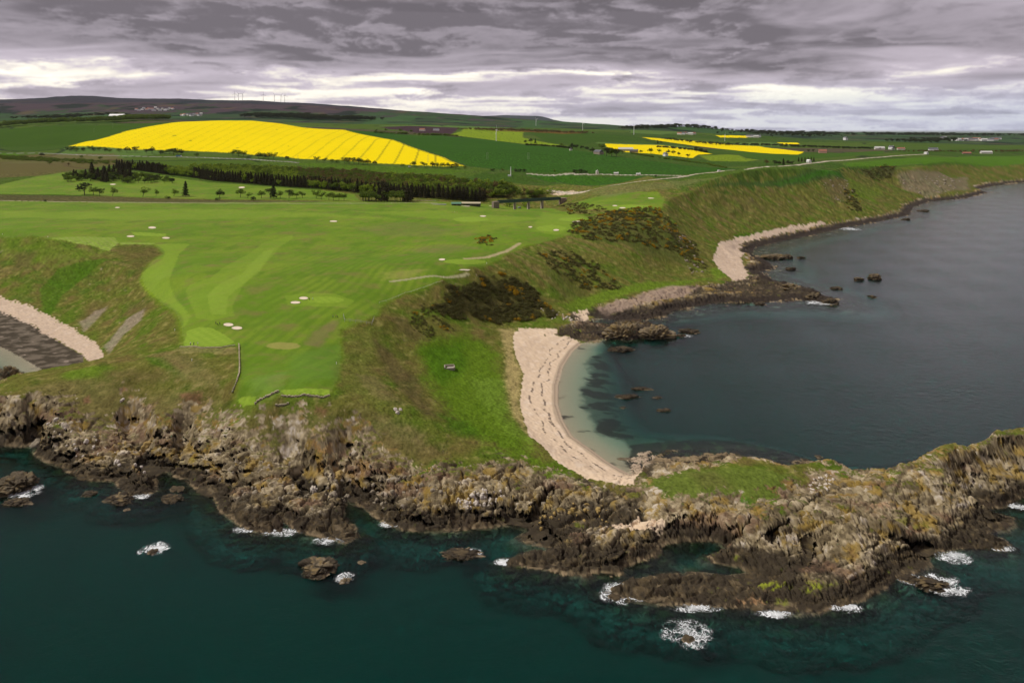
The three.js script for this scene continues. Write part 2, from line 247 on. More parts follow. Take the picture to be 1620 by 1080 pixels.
const TURF = area([[-140, 318], [0, 318], [300, 319], [650, 319], [760, 322], [840, 327], [900, 336], [945, 349], [930, 362], [880, 378], [830, 390], [800, 403], [770, 420], [720, 434], [690, 448], [640, 465], [602, 482], [598, 500], [560, 515], [538, 522], [540, 560], [535, 600], [525, 622], [440, 625], [430, 638], [395, 645], [370, 637], [378, 600], [378, 548], [320, 549], [288, 548], [284, 515], [270, 490], [235, 464], [221, 440], [235, 418], [256, 402], [243, 387], [190, 385], [130, 382], [80, 379], [0, 377], [-140, 372]]);
const TURF2 = area([[-100, 300], [0, 292], [60, 278], [130, 268], [185, 270], [260, 278], [330, 288], [420, 295], [500, 300], [560, 307], [570, 318], [480, 316], [300, 314], [100, 308], [0, 307], [-100, 308]]);
const TURF3 = area([[905, 322], [940, 312], [985, 305], [1040, 304], [1052, 315], [1045, 332], [1000, 336], [930, 332]]);
const RAPE = [
  { label: 'huge bright yellow rapeseed field on the hill behind the conifer wood', ...area([[106, 231.5], [150, 222], [200, 207.5], [235, 200], [262, 0, 2700], [290, 0, 2800], [345, 0, 2830], [400, 0, 2800], [440, 0, 2730], [478, 0, 2600], [545, 0, 2500], [600, 217], [650, 232], [700, 248], [735, 262.5], [700, 263], [600, 258.5], [480, 251.5], [400, 245], [300, 239], [200, 237]]) },
  { label: 'yellow rapeseed field beside the farm steading and its trees', ...area([[957, 227], [1000, 228], [1050, 230], [1090, 236], [1128, 243], [1105, 244], [1096, 250], [1075, 248], [1030, 243], [985, 240], [960, 232]]) },
  { label: 'long narrow yellow strip of rapeseed above the coast road', ...area([[1016, 216.5], [1060, 220], [1120, 224], [1200, 231], [1272, 240], [1262, 244.5], [1220, 243], [1150, 236], [1080, 228], [1030, 221]]) },
  { label: 'small distant sliver of yellow rapeseed below the wooded ridge', ...area([[1133, 214], [1185, 215], [1183, 218], [1140, 217]]) },
  { label: 'tiny far yellow rapeseed patch among hedges near the town', ...area([[1230, 225.5], [1262, 226], [1266, 228], [1240, 228]]) },
];
// fields: [outline, colour, name, label, direction of the drill lines, how strong]
const FIELD = [
  [[[-60, 206], [60, 200.5], [140, 198], [215, 196], [285, 0, 2780], [262, 0, 2700], [235, 200], [200, 207.5], [150, 222], [106, 231.5], [0, 233], [-60, 233]], [0.041, 0.085, 0.009], 0],
  [[[545, 206], [600, 208], [700, 214], [716, 216], [800, 224], [880, 233], [930, 240], [1000, 250], [1100, 262], [1180, 268], [1090, 276], [960, 276], [820, 271], [740, 263.5], [700, 248], [650, 232], [600, 217]], [0.032, 0.088, 0.010], 0.6],
  [[[735, 202], [790, 204], [829, 207], [828, 218], [900, 231], [850, 229], [780, 222], [712, 214]], [0.174, 0.250, 0.015], 1.1],
  [[[600, 201], [660, 199], [726, 202], [712, 214], [660, 210]], [0.050, 0.030, 0.032], 0],
  [[[830, 207], [880, 208], [960, 212], [1012, 216], [1030, 222], [950, 224], [920, 231], [860, 224]], [0.041, 0.085, 0.010], 0.3],
  [[[818, 273], [900, 274], [1030, 277], [985, 289], [900, 292], [860, 288], [836, 280]], [0.035, 0.095, 0.009], 0.2],
  [[[470, 256], [600, 262], [720, 268], [760, 272], [700, 276], [560, 270], [470, 262]], [0.065, 0.120, 0.010], 0],
  [[[1105, 246], [1150, 244], [1205, 248], [1215, 251], [1180, 256], [1120, 254]], [0.145, 0.210, 0.015], 0],
  [[[1100, 298], [1180, 288], [1260, 278], [1330, 272], [1338, 284], [1280, 290], [1200, 295]], [0.043, 0.125, 0.011], 0],
  [[[1330, 258], [1420, 250], [1540, 247], [1640, 246], [1640, 258], [1500, 260], [1400, 264], [1340, 266]], [0.065, 0.140, 0.011], 0],
  [[[1130, 232], [1280, 244], [1400, 238], [1400, 243], [1300, 250], [1230, 256], [1180, 250]], [0.046, 0.100, 0.011], 0],
  [[[1420, 226], [1500, 226], [1640, 228], [1640, 236], [1450, 236], [1380, 232]], [0.058, 0.100, 0.015], 0],
  [[[1330, 218], [1420, 217], [1440, 224], [1340, 226]], [0.051, 0.090, 0.015], 0],
  [[[-40, 240], [30, 243], [50, 254], [-40, 257]], [0.065, 0.140, 0.010], 0],
].map(([pix, color, line]) => area(pix, { color, line }));
const C = (r, g, b) => [r, g, b];
// smaller patches of ground: [outline, colour, feather in metres, strength]
const turfL = C(0.182, 0.278, 0.020), greenL = C(0.205, 0.305, 0.026), straw = C(0.26, 0.25, 0.06), tan = C(0.17, 0.135, 0.055), brown = C(0.105, 0.075, 0.032), sandy = C(0.60, 0.465, 0.325), deepG = C(0.052, 0.118, 0.006), midG = C(0.105, 0.168, 0.014), rust = C(0.17, 0.075, 0.05), scree = C(0.30, 0.24, 0.19), pale = C(0.42, 0.36, 0.30);
const PATCH = [
  [[[247, 386], [260, 398], [257, 411], [224, 431], [221, 444], [235, 466], [267, 481], [287, 501], [291, 516], [301, 500], [272, 462], [267, 443], [283, 402], [300, 386]], turfL, 1.6, 0.7],
  [[[293, 460], [300, 450], [333, 440], [383, 407], [417, 383], [463, 372], [462, 378], [440, 392], [417, 420], [383, 453], [367, 483], [371, 500], [333, 508], [310, 504]], turfL, 1.0, 0.5],
  [[[327, 467], [340, 453], [383, 433], [417, 397], [434, 393], [410, 430], [360, 470], [357, 498], [334, 498]], C(0.21, 0.31, 0.03), 1.2, 0.5],
  [ell(448, 547, 27, 5.5), straw, 1.5, 0.85], [[[480, 545], [495, 525], [525, 507], [540, 503], [520, 530], [505, 548]], tan, 4, 0.6],
  [[[450, 468], [480, 464], [530, 466], [560, 476], [548, 486], [500, 486], [455, 482]], turfL, 1.6, 0.55],
  [[[300, 330], [180, 334], [60, 336], [0, 334], [0, 345], [200, 348], [500, 342], [640, 348], [500, 336]], turfL, 18, 0.5],
  [[[560, 360], [640, 350], [720, 362], [690, 376], [600, 372]], tan, 12, 0.28], [[[640, 395], [700, 385], [760, 392], [700, 402]], tan, 10, 0.3], [[[610, 430], [680, 426], [650, 440], [605, 442]], straw, 8, 0.45],
  [[[560, 335], [700, 333], [860, 345], [800, 352], [650, 342]], turfL, 12, 0.5], [[[860, 335], [930, 345], [940, 352], [880, 372], [840, 366]], turfL, 8, 0.55],
  [[[460, 560], [540, 545], [535, 600], [460, 610]], C(0.10, 0.20, 0.025), 7, 0.35], [[[395, 600], [450, 588], [440, 620], [400, 625]], C(0.15, 0.24, 0.05), 6, 0.35],
  // left slopes
  [[[60, 460], [90, 425], [165, 408], [172, 412], [130, 440], [95, 470], [78, 500], [70, 495]], deepG, 3, 0.8], [[[0, 380], [60, 380], [170, 400], [120, 412], [40, 420], [0, 400]], midG, 14, 0.6],
  [[[25, 400], [55, 400], [45, 425], [20, 425]], brown, 7, 0.6], [[[140, 480], [175, 478], [160, 500], [130, 500]], brown, 9, 0.4], [[[205, 480], [240, 480], [225, 500], [195, 500]], brown, 7, 0.5],
  [[[125, 510], [150, 492], [172, 484], [150, 508], [132, 525]], scree, 3, 0.5], [[[165, 548], [180, 530], [200, 505], [228, 490], [222, 508], [195, 530], [172, 560]], scree, 3, 0.6],
  [[[185, 390], [250, 392], [255, 402], [228, 420], [220, 436], [190, 405]], C(0.10, 0.085, 0.025), 8, 0.7],
  // headland rough
  [[[40, 612], [120, 600], [210, 608], [330, 630], [380, 655], [430, 652], [560, 668], [640, 685], [710, 715], [640, 735], [540, 725], [420, 745], [330, 735], [240, 690], [140, 680], [60, 660]], C(0.142, 0.112, 0.044), 10, 0.62], [[[560, 640], [620, 660], [680, 690], [650, 700], [590, 680]], C(0.15, 0.13, 0.05), 6, 0.5],
  [[[230, 565], [262, 568], [290, 590], [292, 600], [265, 588], [238, 575]], deepG, 3, 0.8], [[[165, 590], [260, 585], [270, 600], [200, 605], [170, 600]], brown, 8, 0.5], [[[88, 592], [150, 578], [155, 595], [110, 602]], midG, 5, 0.75],
  [[[240, 560], [300, 560], [350, 600], [340, 620], [280, 600]], tan, 8, 0.55], [[[285, 625], [318, 622], [322, 640], [295, 645]], rust, 2.5, 0.6], [[[500, 645], [520, 648], [515, 658], [498, 655]], rust, 2, 0.6], [[[130, 630], [140, 626], [142, 636], [132, 638]], rust, 1.5, 0.6],
  [[[340, 650], [380, 640], [410, 660], [370, 680], [340, 670]], midG, 5, 0.55], [[[280, 550], [375, 550], [375, 560], [285, 560]], C(0.24, 0.20, 0.08), 3, 0.5],
  [[[555, 525], [600, 520], [590, 570], [600, 620], [640, 660], [560, 645], [545, 600]], C(0.12, 0.135, 0.025), 8, 0.6], [[[560, 590], [600, 600], [640, 640], [590, 630]], tan, 6, 0.5],
  // slope of the headland into the green hollow
  [[[590, 535], [620, 560], [660, 600], [690, 660], [670, 655], [640, 625], [610, 590]], brown, 6, 0.65], [[[620, 500], [640, 505], [680, 540], [660, 545], [630, 520]], brown, 4, 0.5],
  [[[660, 545], [740, 525], [790, 560], [800, 640], [850, 720], [880, 748], [830, 735], [760, 690], [700, 650], [680, 600]], C(0.082, 0.148, 0.008), 12, 0.9], [[[670, 555], [730, 540], [740, 580], [700, 610], [680, 590]], deepG, 8, 0.8], [[[700, 660], [740, 665], [760, 690], [725, 688]], deepG, 6, 0.7],
  [[[740, 600], [800, 600], [812, 660], [845, 700], [810, 690], [770, 640]], C(0.12, 0.19, 0.022), 8, 0.6], [[[790, 520], [815, 520], [812, 560], [826, 590], [822, 640], [838, 690], [812, 660], [800, 600], [800, 560]], C(0.34, 0.27, 0.11), 5, 0.85],
  // the bay's north slope
  [[[700, 480], [760, 440], [820, 440], [870, 480], [850, 500], [780, 505], [720, 500]], C(0.062, 0.055, 0.018), 8, 0.8], [[[900, 350], [1000, 350], [1080, 380], [1090, 420], [1020, 400], [940, 380]], C(0.075, 0.085, 0.02), 12, 0.7],
  [[[860, 420], [900, 440], [930, 465], [900, 478], [870, 450]], C(0.085, 0.10, 0.02), 10, 0.5], [[[880, 480], [940, 465], [1060, 445], [1120, 440], [1080, 452], [960, 475], [900, 492]], midG, 6, 0.9], [[[1125, 425], [1150, 420], [1160, 432], [1130, 445]], midG, 5, 0.8], [[[1160, 372], [1230, 362], [1200, 372], [1165, 382]], deepG, 4, 0.8],
  [[[1090, 300], [1180, 310], [1250, 330], [1180, 350], [1120, 340]], C(0.115, 0.105, 0.03), 25, 0.3], [[[1300, 285], [1340, 285], [1350, 315], [1320, 320]], C(0.14, 0.10, 0.05), 10, 0.55], [[[1340, 280], [1400, 300], [1385, 320], [1345, 310]], midG, 12, 0.5],
  [[[1420, 275], [1480, 272], [1530, 280], [1535, 300], [1470, 312], [1430, 300]], C(0.20, 0.155, 0.11), 12, 0.6], [[[1360, 268], [1420, 262], [1415, 278], [1370, 280]], C(0.05, 0.055, 0.02), 10, 0.6],
  // peninsula turf
  [[[1010, 770], [1040, 752], [1060, 742], [1110, 745], [1160, 742], [1270, 758], [1265, 775], [1200, 795], [1130, 808], [1080, 795]], C(0.10, 0.135, 0.022), 4, 0.95], [[[1100, 795], [1180, 785], [1190, 792], [1120, 812]], C(0.07, 0.17, 0.015), 3, 0.7], [[[1090, 750], [1130, 748], [1160, 770], [1110, 772]], brown, 5, 0.35],
  [[[1405, 750], [1430, 750], [1430, 770], [1405, 765]], midG, 2, 0.6],
  // rough and bracken inland
  [[[-60, 250], [60, 244], [180, 243], [200, 258], [130, 268], [60, 277], [-60, 285]], C(0.125, 0.085, 0.04), 30, 0.65], [[[-60, 308], [100, 309], [300, 315], [570, 319], [640, 319], [300, 320.5], [-60, 318]], C(0.085, 0.075, 0.03), 6, 0.85],
  [[[900, 303], [1000, 292], [1080, 285], [1150, 285], [1060, 300], [960, 312]], C(0.14, 0.145, 0.05), 15, 0.6], [[[870, 306], [905, 301], [928, 303], [900, 307], [875, 309]], sandy, 4, 0.8],
  [[[770, 207], [830, 205], [900, 208], [925, 211], [890, 212], [800, 208]], C(0.16, 0.075, 0.02), 25, 0.7], [[[450, 184], [520, 183], [600, 186], [560, 190], [470, 188]], C(0.02, 0.03, 0.022), 60, 0.7],
].map(([pix, color, feather, strength]) => area(pix, { color, feather, strength }));
const GREENS = [
  ['oval putting green ringed by rough grass above the rocky cove', [[292, 537], [296, 523], [315, 517], [335, 519], [355, 529], [371, 541], [355, 545.5], [320, 548], [290, 547]]], ['long narrow putting green with two bunkers at its end', ell(515, 475, 29, 5)],
  ['small tee square at the cliff edge beside the stone wall', [[374, 633], [386, 626], [405, 627], [401, 640], [384, 644]]], ['raised rectangular tee behind the low turf bank at the cliff', [[442, 616], [521, 616.5], [521, 627], [451, 625]]],
  ['putting green between three bunkers beside the pale tee', [[208, 367], [262, 370], [262, 374], [230, 373.5], [212, 372]]], ['pale triangular tee on the brink of the left slope', [[80, 377], [180, 375.5], [188, 384], [172, 396], [150, 390], [115, 384]]], ['thin strip of tee beside the pale triangular tee', [[190, 383], [243, 384], [243, 387], [190, 387]]],
  ['putting green with a bunker near the long shed', ell(745, 347, 28, 4)], ['green beside the pale cliff path', ell(735, 414, 34, 4)], ['green in a hollow above the gorse slope', ell(872, 361, 24, 5)], ['green at the seaward corner beside the viaduct burn', ell(905, 347, 22, 3)], ['green on the far knoll across the burn', ell(1000, 327, 32, 3)],
].map(([label, pix]) => area(pix, { label }));
const BEACH = [
  ['curved pale sandy beach of the bay', [[917, 541], [880, 520], [822, 519], [812, 530], [814, 560], [828, 590], [822, 640], [838, 690], [880, 728], [930, 755], [985, 768], [1003, 766], [1010, 752], [1060, 0, 300], [960, 0, 420]]],
  ['narrow pink shingle beach under the grassy slope of the cove', [[-80, 455], [0, 470], [50, 487], [105, 513], [150, 541], [163, 560], [155, 570], [130, 560], [100, 545], [50, 515], [0, 493], [-80, 478]]],
  ['pale shingle beach curving along the north shore', [[1140, 384], [1165, 377], [1215, 366], [1300, 351], [1310, 355], [1230, 374], [1190, 390], [1172, 408], [1180, 425], [1193, 443], [1160, 444], [1138, 425], [1128, 410]]],
  ['small patch of pale shingle by the tidal reef', [[1130, 454], [1180, 448], [1192, 460], [1140, 463]]], ['little white pocket beach behind the rock stacks', [[905, 494], [930, 487], [940, 512], [913, 512]]],
  ['pocket of sand held among the near rocks', [[965, 820], [1010, 815], [1053, 822], [1050, 838], [1010, 836], [975, 845]]],
  ['distant pale strand under the last cliffs', [[1545, 297], [1620, 286], [1700, 281], [1700, 284], [1620, 289], [1560, 300]]],
].map(([label, pix]) => area(pix, { label }));
const SPLASH = [[[[1176, 913], [1215, 914], [1250, 920], [1310, 924], [1335, 932], [1290, 938], [1230, 930], [1190, 926]], C(0.26, 0.30, 0.02), 0.8], [[[1165, 945], [1205, 940], [1210, 948], [1170, 953]], C(0.50, 0.30, 0.15), 0.9], [[[1228, 943], [1248, 944], [1245, 950], [1230, 950]], C(0.24, 0.28, 0.02), 0.7], [[[1405, 818], [1470, 828], [1475, 842], [1420, 838]], C(0.20, 0.19, 0.02), 0.8], [[[275, 728], [305, 728], [320, 738], [285, 738]], C(0.30, 0.25, 0.03), 0.8], [[[490, 690], [525, 690], [540, 730], [505, 740]], C(0.33, 0.18, 0.05), 0.7], [[[1135, 855], [1165, 845], [1160, 862], [1140, 868]], C(0.42, 0.24, 0.14), 0.8], [[[1350, 800], [1420, 795], [1425, 808], [1350, 815]], C(0.36, 0.20, 0.11), 0.6]].map(([p, color, strength]) => area(p, { color, strength }));
const WRACK = area([[-80, 476], [0, 491], [50, 514], [100, 545], [130, 562], [140, 575], [100, 590], [40, 600], [-80, 610]]);
const PINK = area([[945, 487], [1000, 470], [1060, 452], [1105, 452], [1085, 468], [1030, 478], [960, 500]]);
// tracks and roads as lines with a width in metres
const LINES = [
  ['golf_track', [[-100, 316], [0, 317.5], [100, 319], [300, 321], [480, 321.5], [600, 321], [690, 321]], 3.2, C(0.34, 0.30, 0.19)],
  ['coast_road', [[870, 301], [985, 291], [1045, 283], [1100, 276], [1180, 268.5], [1250, 262], [1310, 255], [1400, 247.5], [1465, 243.5]], 9, C(0.42, 0.36, 0.28)],
  ['main_road', [[-60, 242], [60, 242], [130, 245], [185, 247], [285, 247.5], [400, 252], [470, 257]], 9, C(0.26, 0.25, 0.22)],
  ['far_road', [[835, 274.5], [900, 275], [960, 275.5], [1030, 276.5], [1080, 278]], 6, C(0.34, 0.31, 0.24)],
  ['cliff_path', [[735, 409], [770, 407], [800, 398], [812, 391], [822, 385]], 2.4, C(0.36, 0.31, 0.16)],
  ['edge_path', [[618, 445], [660, 440], [700, 438], [740, 433]], 1.6, C(0.30, 0.29, 0.15)],
].map(([name, pix, width, color]) => { const pts = P(pix); return { name, pts, width, color, box: boxOf(pts) }; });
function lineDist(L, x, y) {
  let best = 1e18; const p = L.pts;
  for (let i = 1; i < p.length; i++) { const ex = p[i][0] - p[i - 1][0], ey = p[i][1] - p[i - 1][1], px = x - p[i - 1][0], py = y - p[i - 1][1], t = clamp((px * ex + py * ey) / (ex * ex + ey * ey)); best = Math.min(best, (px - t * ex) ** 2 + (py - t * ey) ** 2); }
  return Math.sqrt(best);
}
// gullies and clefts that cut the cliffs: [line in the photograph, width, depth]
const CLEFTS = [
  [[[48, 625], [52, 660], [52, 700], [50, 715]], 3.2, 9], [[[192, 620], [205, 650], [225, 690], [240, 730], [258, 752]], 5, 7], [[[295, 640], [288, 670], [292, 700]], 4, 6], [[[440, 665], [460, 700], [475, 740], [500, 770]], 4, 5], [[[555, 680], [530, 710], [540, 750], [552, 790]], 3.5, 5],
  [[[870, 768], [855, 790], [845, 812]], 1.6, 4], [[[1200, 815], [1165, 845], [1140, 862]], 2, 3.5], [[[1310, 780], [1260, 815], [1215, 845]], 1.5, 2.5], [[[1480, 735], [1510, 760], [1530, 790], [1560, 805]], 2, 1.5], [[[1390, 770], [1430, 800], [1460, 825]], 1.2, 1.6], [[[720, 800], [722, 835]], 1.4, 3], [[[1280, 850], [1275, 890]], 1, 1.5], [[[1010, 520], [1012, 537]], 2, 6], [[[1350, 830], [1420, 850], [1470, 865]], 2.2, 2.5],
  [[[760, 790], [800, 800], [850, 830]], 3, 2.5], [[[560, 770], [620, 790], [640, 770]], 2.5, 2],
].map(([pix, width, depth]) => { const pts = P(pix); return { pts, width, depth, box: boxOf(pts) }; });

let cTint = 0, cFine = 0;
function crag(x, h, d, s0, r) {                           // how far broken rock stands out from the lie of its face
  const wx = x + 1.8 * n3(x / 9, h / 9, d / 9), wh = h + 1.2 * n3(x / 9 + 30, h / 9, d / 9), wd = d + 1.8 * n3(x / 9, h / 9 + 30, d / 9);
  const u = 0.95 * wx + 0.30 * wd, b = -0.12 * wx + 0.80 * wh + 0.55 * wd, v = -0.28 * wx - 0.58 * wh + 0.77 * wd;      // along the strike, across the beds, down the dip
  const pen = sst(30, 85, x) * (1 - sst(380, 420, d)), k1 = 1 - 0.5 * pen;            // the point is smoother, with a close net of cracks
  let q = (1.6 + 0.8 * pen) * n3(u / 17, b / 8, v / 13);
  voro3(u / 8.2, b / 3.6, v / 6.2); const big = HV[vId + 11]; q += k1 * 1.5 * (HV[vId] - 0.5) - (1.5 - 0.4 * pen) * (1 - sst(0.02, 0.13 - 0.05 * pen, vF2 - vF1)) + k1 * 1.1 * (vX * (HV[vId + 31] - 0.5) + vY * (HV[vId + 57] - 0.8));
  voro3(u / 3.0 + 20, b / 1.5, v / 2.4); const mid = HV[vId + 11]; q += k1 * 0.75 * (HV[vId] - 0.5) - 0.75 * (1 - sst(0.02, 0.16 - 0.03 * pen, vF2 - vF1)) + k1 * 0.6 * (vX * (HV[vId + 31] - 0.5) + vY * (HV[vId + 57] - 0.8));
  cFine = 0.5; if (r < 480) { voro3(u / 1.15 + 5, b / 0.7, v / 1.0); cFine = HV[vId + 11]; q += k1 * 0.34 * (HV[vId] - 0.5) - (0.18 + 0.12 * pen) * (1 - sst(0.0, 0.25, vF2 - vF1)); }
  cTint = 0.4 * big + 0.35 * mid + 0.25 * cFine;
  return q * clamp(Math.abs(s0) / 4 + 0.35) * (1 - 0.5 * sst(9, 20, h));
}
let hRock = 0, hTurf = 0;
function ground(x, d) {                                   // the full relief
  let h = smooth(x, d);
  const s0 = tS, r = Math.hypot(x, d);
  hRock = 0; hTurf = 0;
  if (h < -11.9) return h;
  if (r > 900) {
    const q = sst(900, 3000, r);
    h += (0.5 + 5 * q) * fbm(x / mix(90, 420, q), d / mix(90, 420, q), 4);
    if (r > 3500) h += sst(3500, 7000, r) * 24 * fbm(x / 800, d / 800, 5);
    if (s0 > 900) return h;
  }
  const edge = d < 900 ? polyDist(ROCK.poly, x + 4 * n2(x / 9, d / 9), d + 4 * n2(x / 9 + 40, d / 9)) : -99;
  let rock = d < 420 ? sst(-13, 9, edge + 5 * n2(x / 6, d / 6 + 60)) : 0;
  rock = Math.max(rock, tRock * (1 - sst(9, 24, s0 + 4 * n2(x / 14, d / 14))));
  if (d > 380 && d < 900 && x > 0) for (const A of ROCK2) { const q = within(A, x + 5 * n2(x / 8, d / 8), d + 5 * n2(x / 8 + 3, d / 8), 9); if (q > -8) rock = Math.max(rock, sst(-7, 4, q)); }
  const turf = d < 1700 ? sst(-3, 4, Math.max(polyDist(TURF.poly, x, d), within(TURF2, x, d, 8), within(TURF3, x, d, 8))) : 0;
  hRock = rock; hTurf = turf;
  const slope = (1 - turf) * (1 - rock) * sst(4, 20, s0) * (1 - sst(120, 260, s0));
  if (s0 > 0) {
    h += slope * ((2.0 + 3.5 * sst(560, 900, d)) * (ridged(x / 34 + 0.5 * n2(x / 60, d / 60), d / 46, 3) - 0.62) * clamp(h / 10) + 0.5 * fbm(x / 7, d / 7, 3));
    h += turf * 0.75 * fbm(x / 34, d / 34, 3) + (1 - turf) * (1 - rock) * (0.26 * fbm(x / 3.1, d / 3.1, 2) + 0.22 * n2(x / 1.25, d / 1.25)) * (1 - sst(300, 900, r)) * clamp(s0 / 5);
  }
  if (rock > 0.01 && s0 > 0) {                             // buttresses and hollows
    const wx = x + 5 * n2(x / 16, d / 16), wy = d + 5 * n2(x / 16 + 9, d / 16);
    h += rock * clamp(s0 / 8 + 0.2) * 2.4 * (ridged(0.04 * wx + 0.012 * wy, 0.038 * wy, 3) - 0.64);
  }
  for (const c of CLEFTS) {
    const m = c.width * 3; if (x < c.box[0] - m || x > c.box[2] + m || d < c.box[1] - m || d > c.box[3] + m) continue;
    const w = lineDist(c, x + 0.8 * n2(x / 3, d / 3), d + 0.8 * n2(x / 3 + 5, d / 3)) / c.width;
    if (w < 2.2) h -= c.depth * (1 - sst(0.25, 1.25, w)) * clamp((h + 0.5) / c.depth) * 0.95 * clamp(rock * 1.3) * (1 - 0.7 * sst(12, 20, h));
  }
  return h;
}

// ───────────── the ground's colour at any place (linear) ─────────────
const col = [0, 0, 0];
const blend = (c, t) => { col[0] += (c[0] - col[0]) * t; col[1] += (c[1] - col[1]) * t; col[2] += (c[2] - col[2]) * t; };
const put = (c) => { col[0] = c[0]; col[1] = c[1]; col[2] = c[2]; };
const DEEP = C(0.125, 0.170, 0.135);
const REG = ['ground', 'seabed', 'rock', 'beach', 'turf', 'hill'];
function paint(x, d, h, s, rock, turf, slope, tint = 0.5, fine = 0.5) {            // sets col, returns the region
  const r = Math.hypot(x, d), y = r < 700 ? d + 1.25 * h : d, e1 = fbm(x / 26, y / 26, 3), e2 = fbm(x / 5 + 70, y / 5, 3), e3 = n2(x / 1.3, y / 1.3), big = fbm(x / 130 + 5, d / 130, 3);
  if (s < -0.3 && h < 0.05) {                              // sea bed: sand off the beaches, weed and rock elsewhere
    put(C(0.12, 0.13, 0.085));
    blend(C(0.42, 0.37, 0.25), (1 - tRock) * (1 - sst(13, 19, -s + 9 * e1 + 3 * e2)));
    blend(C(0.032, 0.026, 0.014), 0.9 * sst(-0.12, 0.12, fbm(x / 17 + 3, d / 9, 4) + 0.12 * tRock + 0.45 * tRock * (1 - sst(2, 4.5, -h)) * sst(235, 262, d) - 0.45 * (1 - tRock) * (1 - sst(12, 20, -s + 8 * e1))));
    blend(C(0.07, 0.10, 0.035), 0.5 * tRock * sst(0, 0.4, e2));
    blend(DEEP, sst(2.5, 7, -h));
    return 'seabed';
  }
  for (const A of BEACH) { const jag = d < 430 ? 1 : d / 170, q = within(A, x + jag * e2, d + jag * (e3 + e1), 9); if (q > 0 && !(d > 430 && x > 0 && rock > 0.55 + 0.4 * e2)) {
    put(sandy); blend(C(0.50, 0.375, 0.255), 0.45 * sst(-0.1, 0.5, e1)); blend(C(0.70, 0.58, 0.45), 0.5 * sst(0.0, 0.5, e2));
    if (s < 6) blend(C(0.30, 0.235, 0.165), 0.7 * (1 - sst(2.2, 3.4, s + 1.2 * e1)));                     // wet sand
    const w1 = Math.abs(s - 7.5 - 3 * n2(x / 13, d / 13)), w2 = Math.abs(s - 11.5 - 3.4 * n2(x / 17 + 5, d / 17)), w3 = Math.abs(s - 1.4 - 0.5 * e1);
    blend(C(0.085, 0.06, 0.045), 0.85 * sst(0.05, 0.35, e2 + 0.3 * e3 + 0.22) * (w1 < 0.55 || w2 < 0.4 ? 1 : 0));  // strand lines of wrack
    if (w3 < 0.35) blend(C(0.14, 0.10, 0.07), 0.5);
    if (A.label.includes('shingle')) blend(C(0.26, 0.19, 0.16), 0.35 + 0.35 * e3);
    return 'beach';
  } }
  // open ground
  if (r > 4300) {
    put(C(0.035, 0.062, 0.026)); blend(C(0.062, 0.045, 0.050), sst(0.0, 0.3, big * 0.6 + fbm(x / 700, d / 700, 4) + sst(230, 400, h) * 0.75 - 0.22));
    blend(C(0.11, 0.075, 0.04), 0.6 * sst(0.2, 0.45, fbm(x / 320 + 20, d / 500, 4))); blend(C(0.012, 0.022, 0.014), 0.85 * sst(0.12, 0.22, fbm(x / 420 - 8, d / 520 + 3, 4)));
    blend(C(0.045, 0.10, 0.03), 0.8 * sst(0.12, 0.2, fbm(x / 380 + 31, d / 700, 2)) * (1 - sst(260, 330, h)));
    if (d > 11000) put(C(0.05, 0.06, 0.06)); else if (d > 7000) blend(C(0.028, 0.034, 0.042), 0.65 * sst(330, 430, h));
    return 'hill';
  }
  if (r > 1180 && !(x > 230 && s < 120 + 45 * e1) || d > 830 && x > 230 && s > 120 + 45 * e1) {
    put(C(0.062, 0.105, 0.014)); voro(x / 340 + 0.4 * n2(x / 400, d / 400), d / 420);
    const f = HV[vId], hed = vF2 - vF1; if (f < 0.3) blend(C(0.042, 0.085, 0.011), 0.9); else if (f < 0.45) blend(C(0.09, 0.16, 0.035), 0.8); else if (f < 0.54 && r > 1900) blend(C(0.08, 0.055, 0.04), 0.8);
    if (r > 1700) blend(C(0.015, 0.028, 0.012), 0.85 * (1 - sst(0.012, 0.05, hed)));
    blend(C(0.09, 0.10, 0.035), 0.4 * sst(0.1, 0.5, e1 + big));
  } else {
    put(C(0.118, 0.118, 0.024)); blend(C(0.082, 0.130, 0.012), sst(-0.15, 0.45, e1 + 0.3 * big)); blend(C(0.145, 0.108, 0.036), 0.75 * sst(0.0, 0.5, fbm(x / 15 + 30, d / 15, 4) + 0.25 * big));
    blend(C(0.21, 0.185, 0.06), 0.6 * sst(0.12, 0.5, e2)); blend(C(0.055, 0.085, 0.010), 0.6 * sst(0.1, 0.45, fbm(x / 11 - 30, y / 11 + 8, 4)));
    const streak = fbm((0.55 * x + 0.83 * d) / 7, (0.83 * x - 0.55 * d) / 55, 3); if (d > 520) { blend(C(0.17, 0.13, 0.05), 0.55 * sst(0.05, 0.4, streak) * sst(3, 12, h)); blend(C(0.06, 0.115, 0.012), 0.6 * sst(0.05, 0.4, -streak)); }
    blend(C(0.30, 0.235, 0.17), 0.75 * sst(0.46, 0.56, fbm(x / 9 + 4, y / 7 + 77, 4)) * sst(0.35, 0.8, slope) * sst(4, 9, h));      // bare rock and earth on the slopes
  }
  for (const A of FIELD) { const q = within(A, x, d); if (q > 0) { put(A.color); const dir = A.line; const t = x * Math.cos(dir) + d * Math.sin(dir); const tr = Math.abs(((t / 24) % 1 + 1) % 1 - 0.5); if (dir && tr < 0.045) blend(C(0.02, 0.055, 0.012), 0.6); col[0] *= 1 + 0.10 * big + 0.06 * e1; col[1] *= 1 + 0.08 * big + 0.06 * e1; if (q < 5) blend(C(0.07, 0.075, 0.03), 0.5); } }
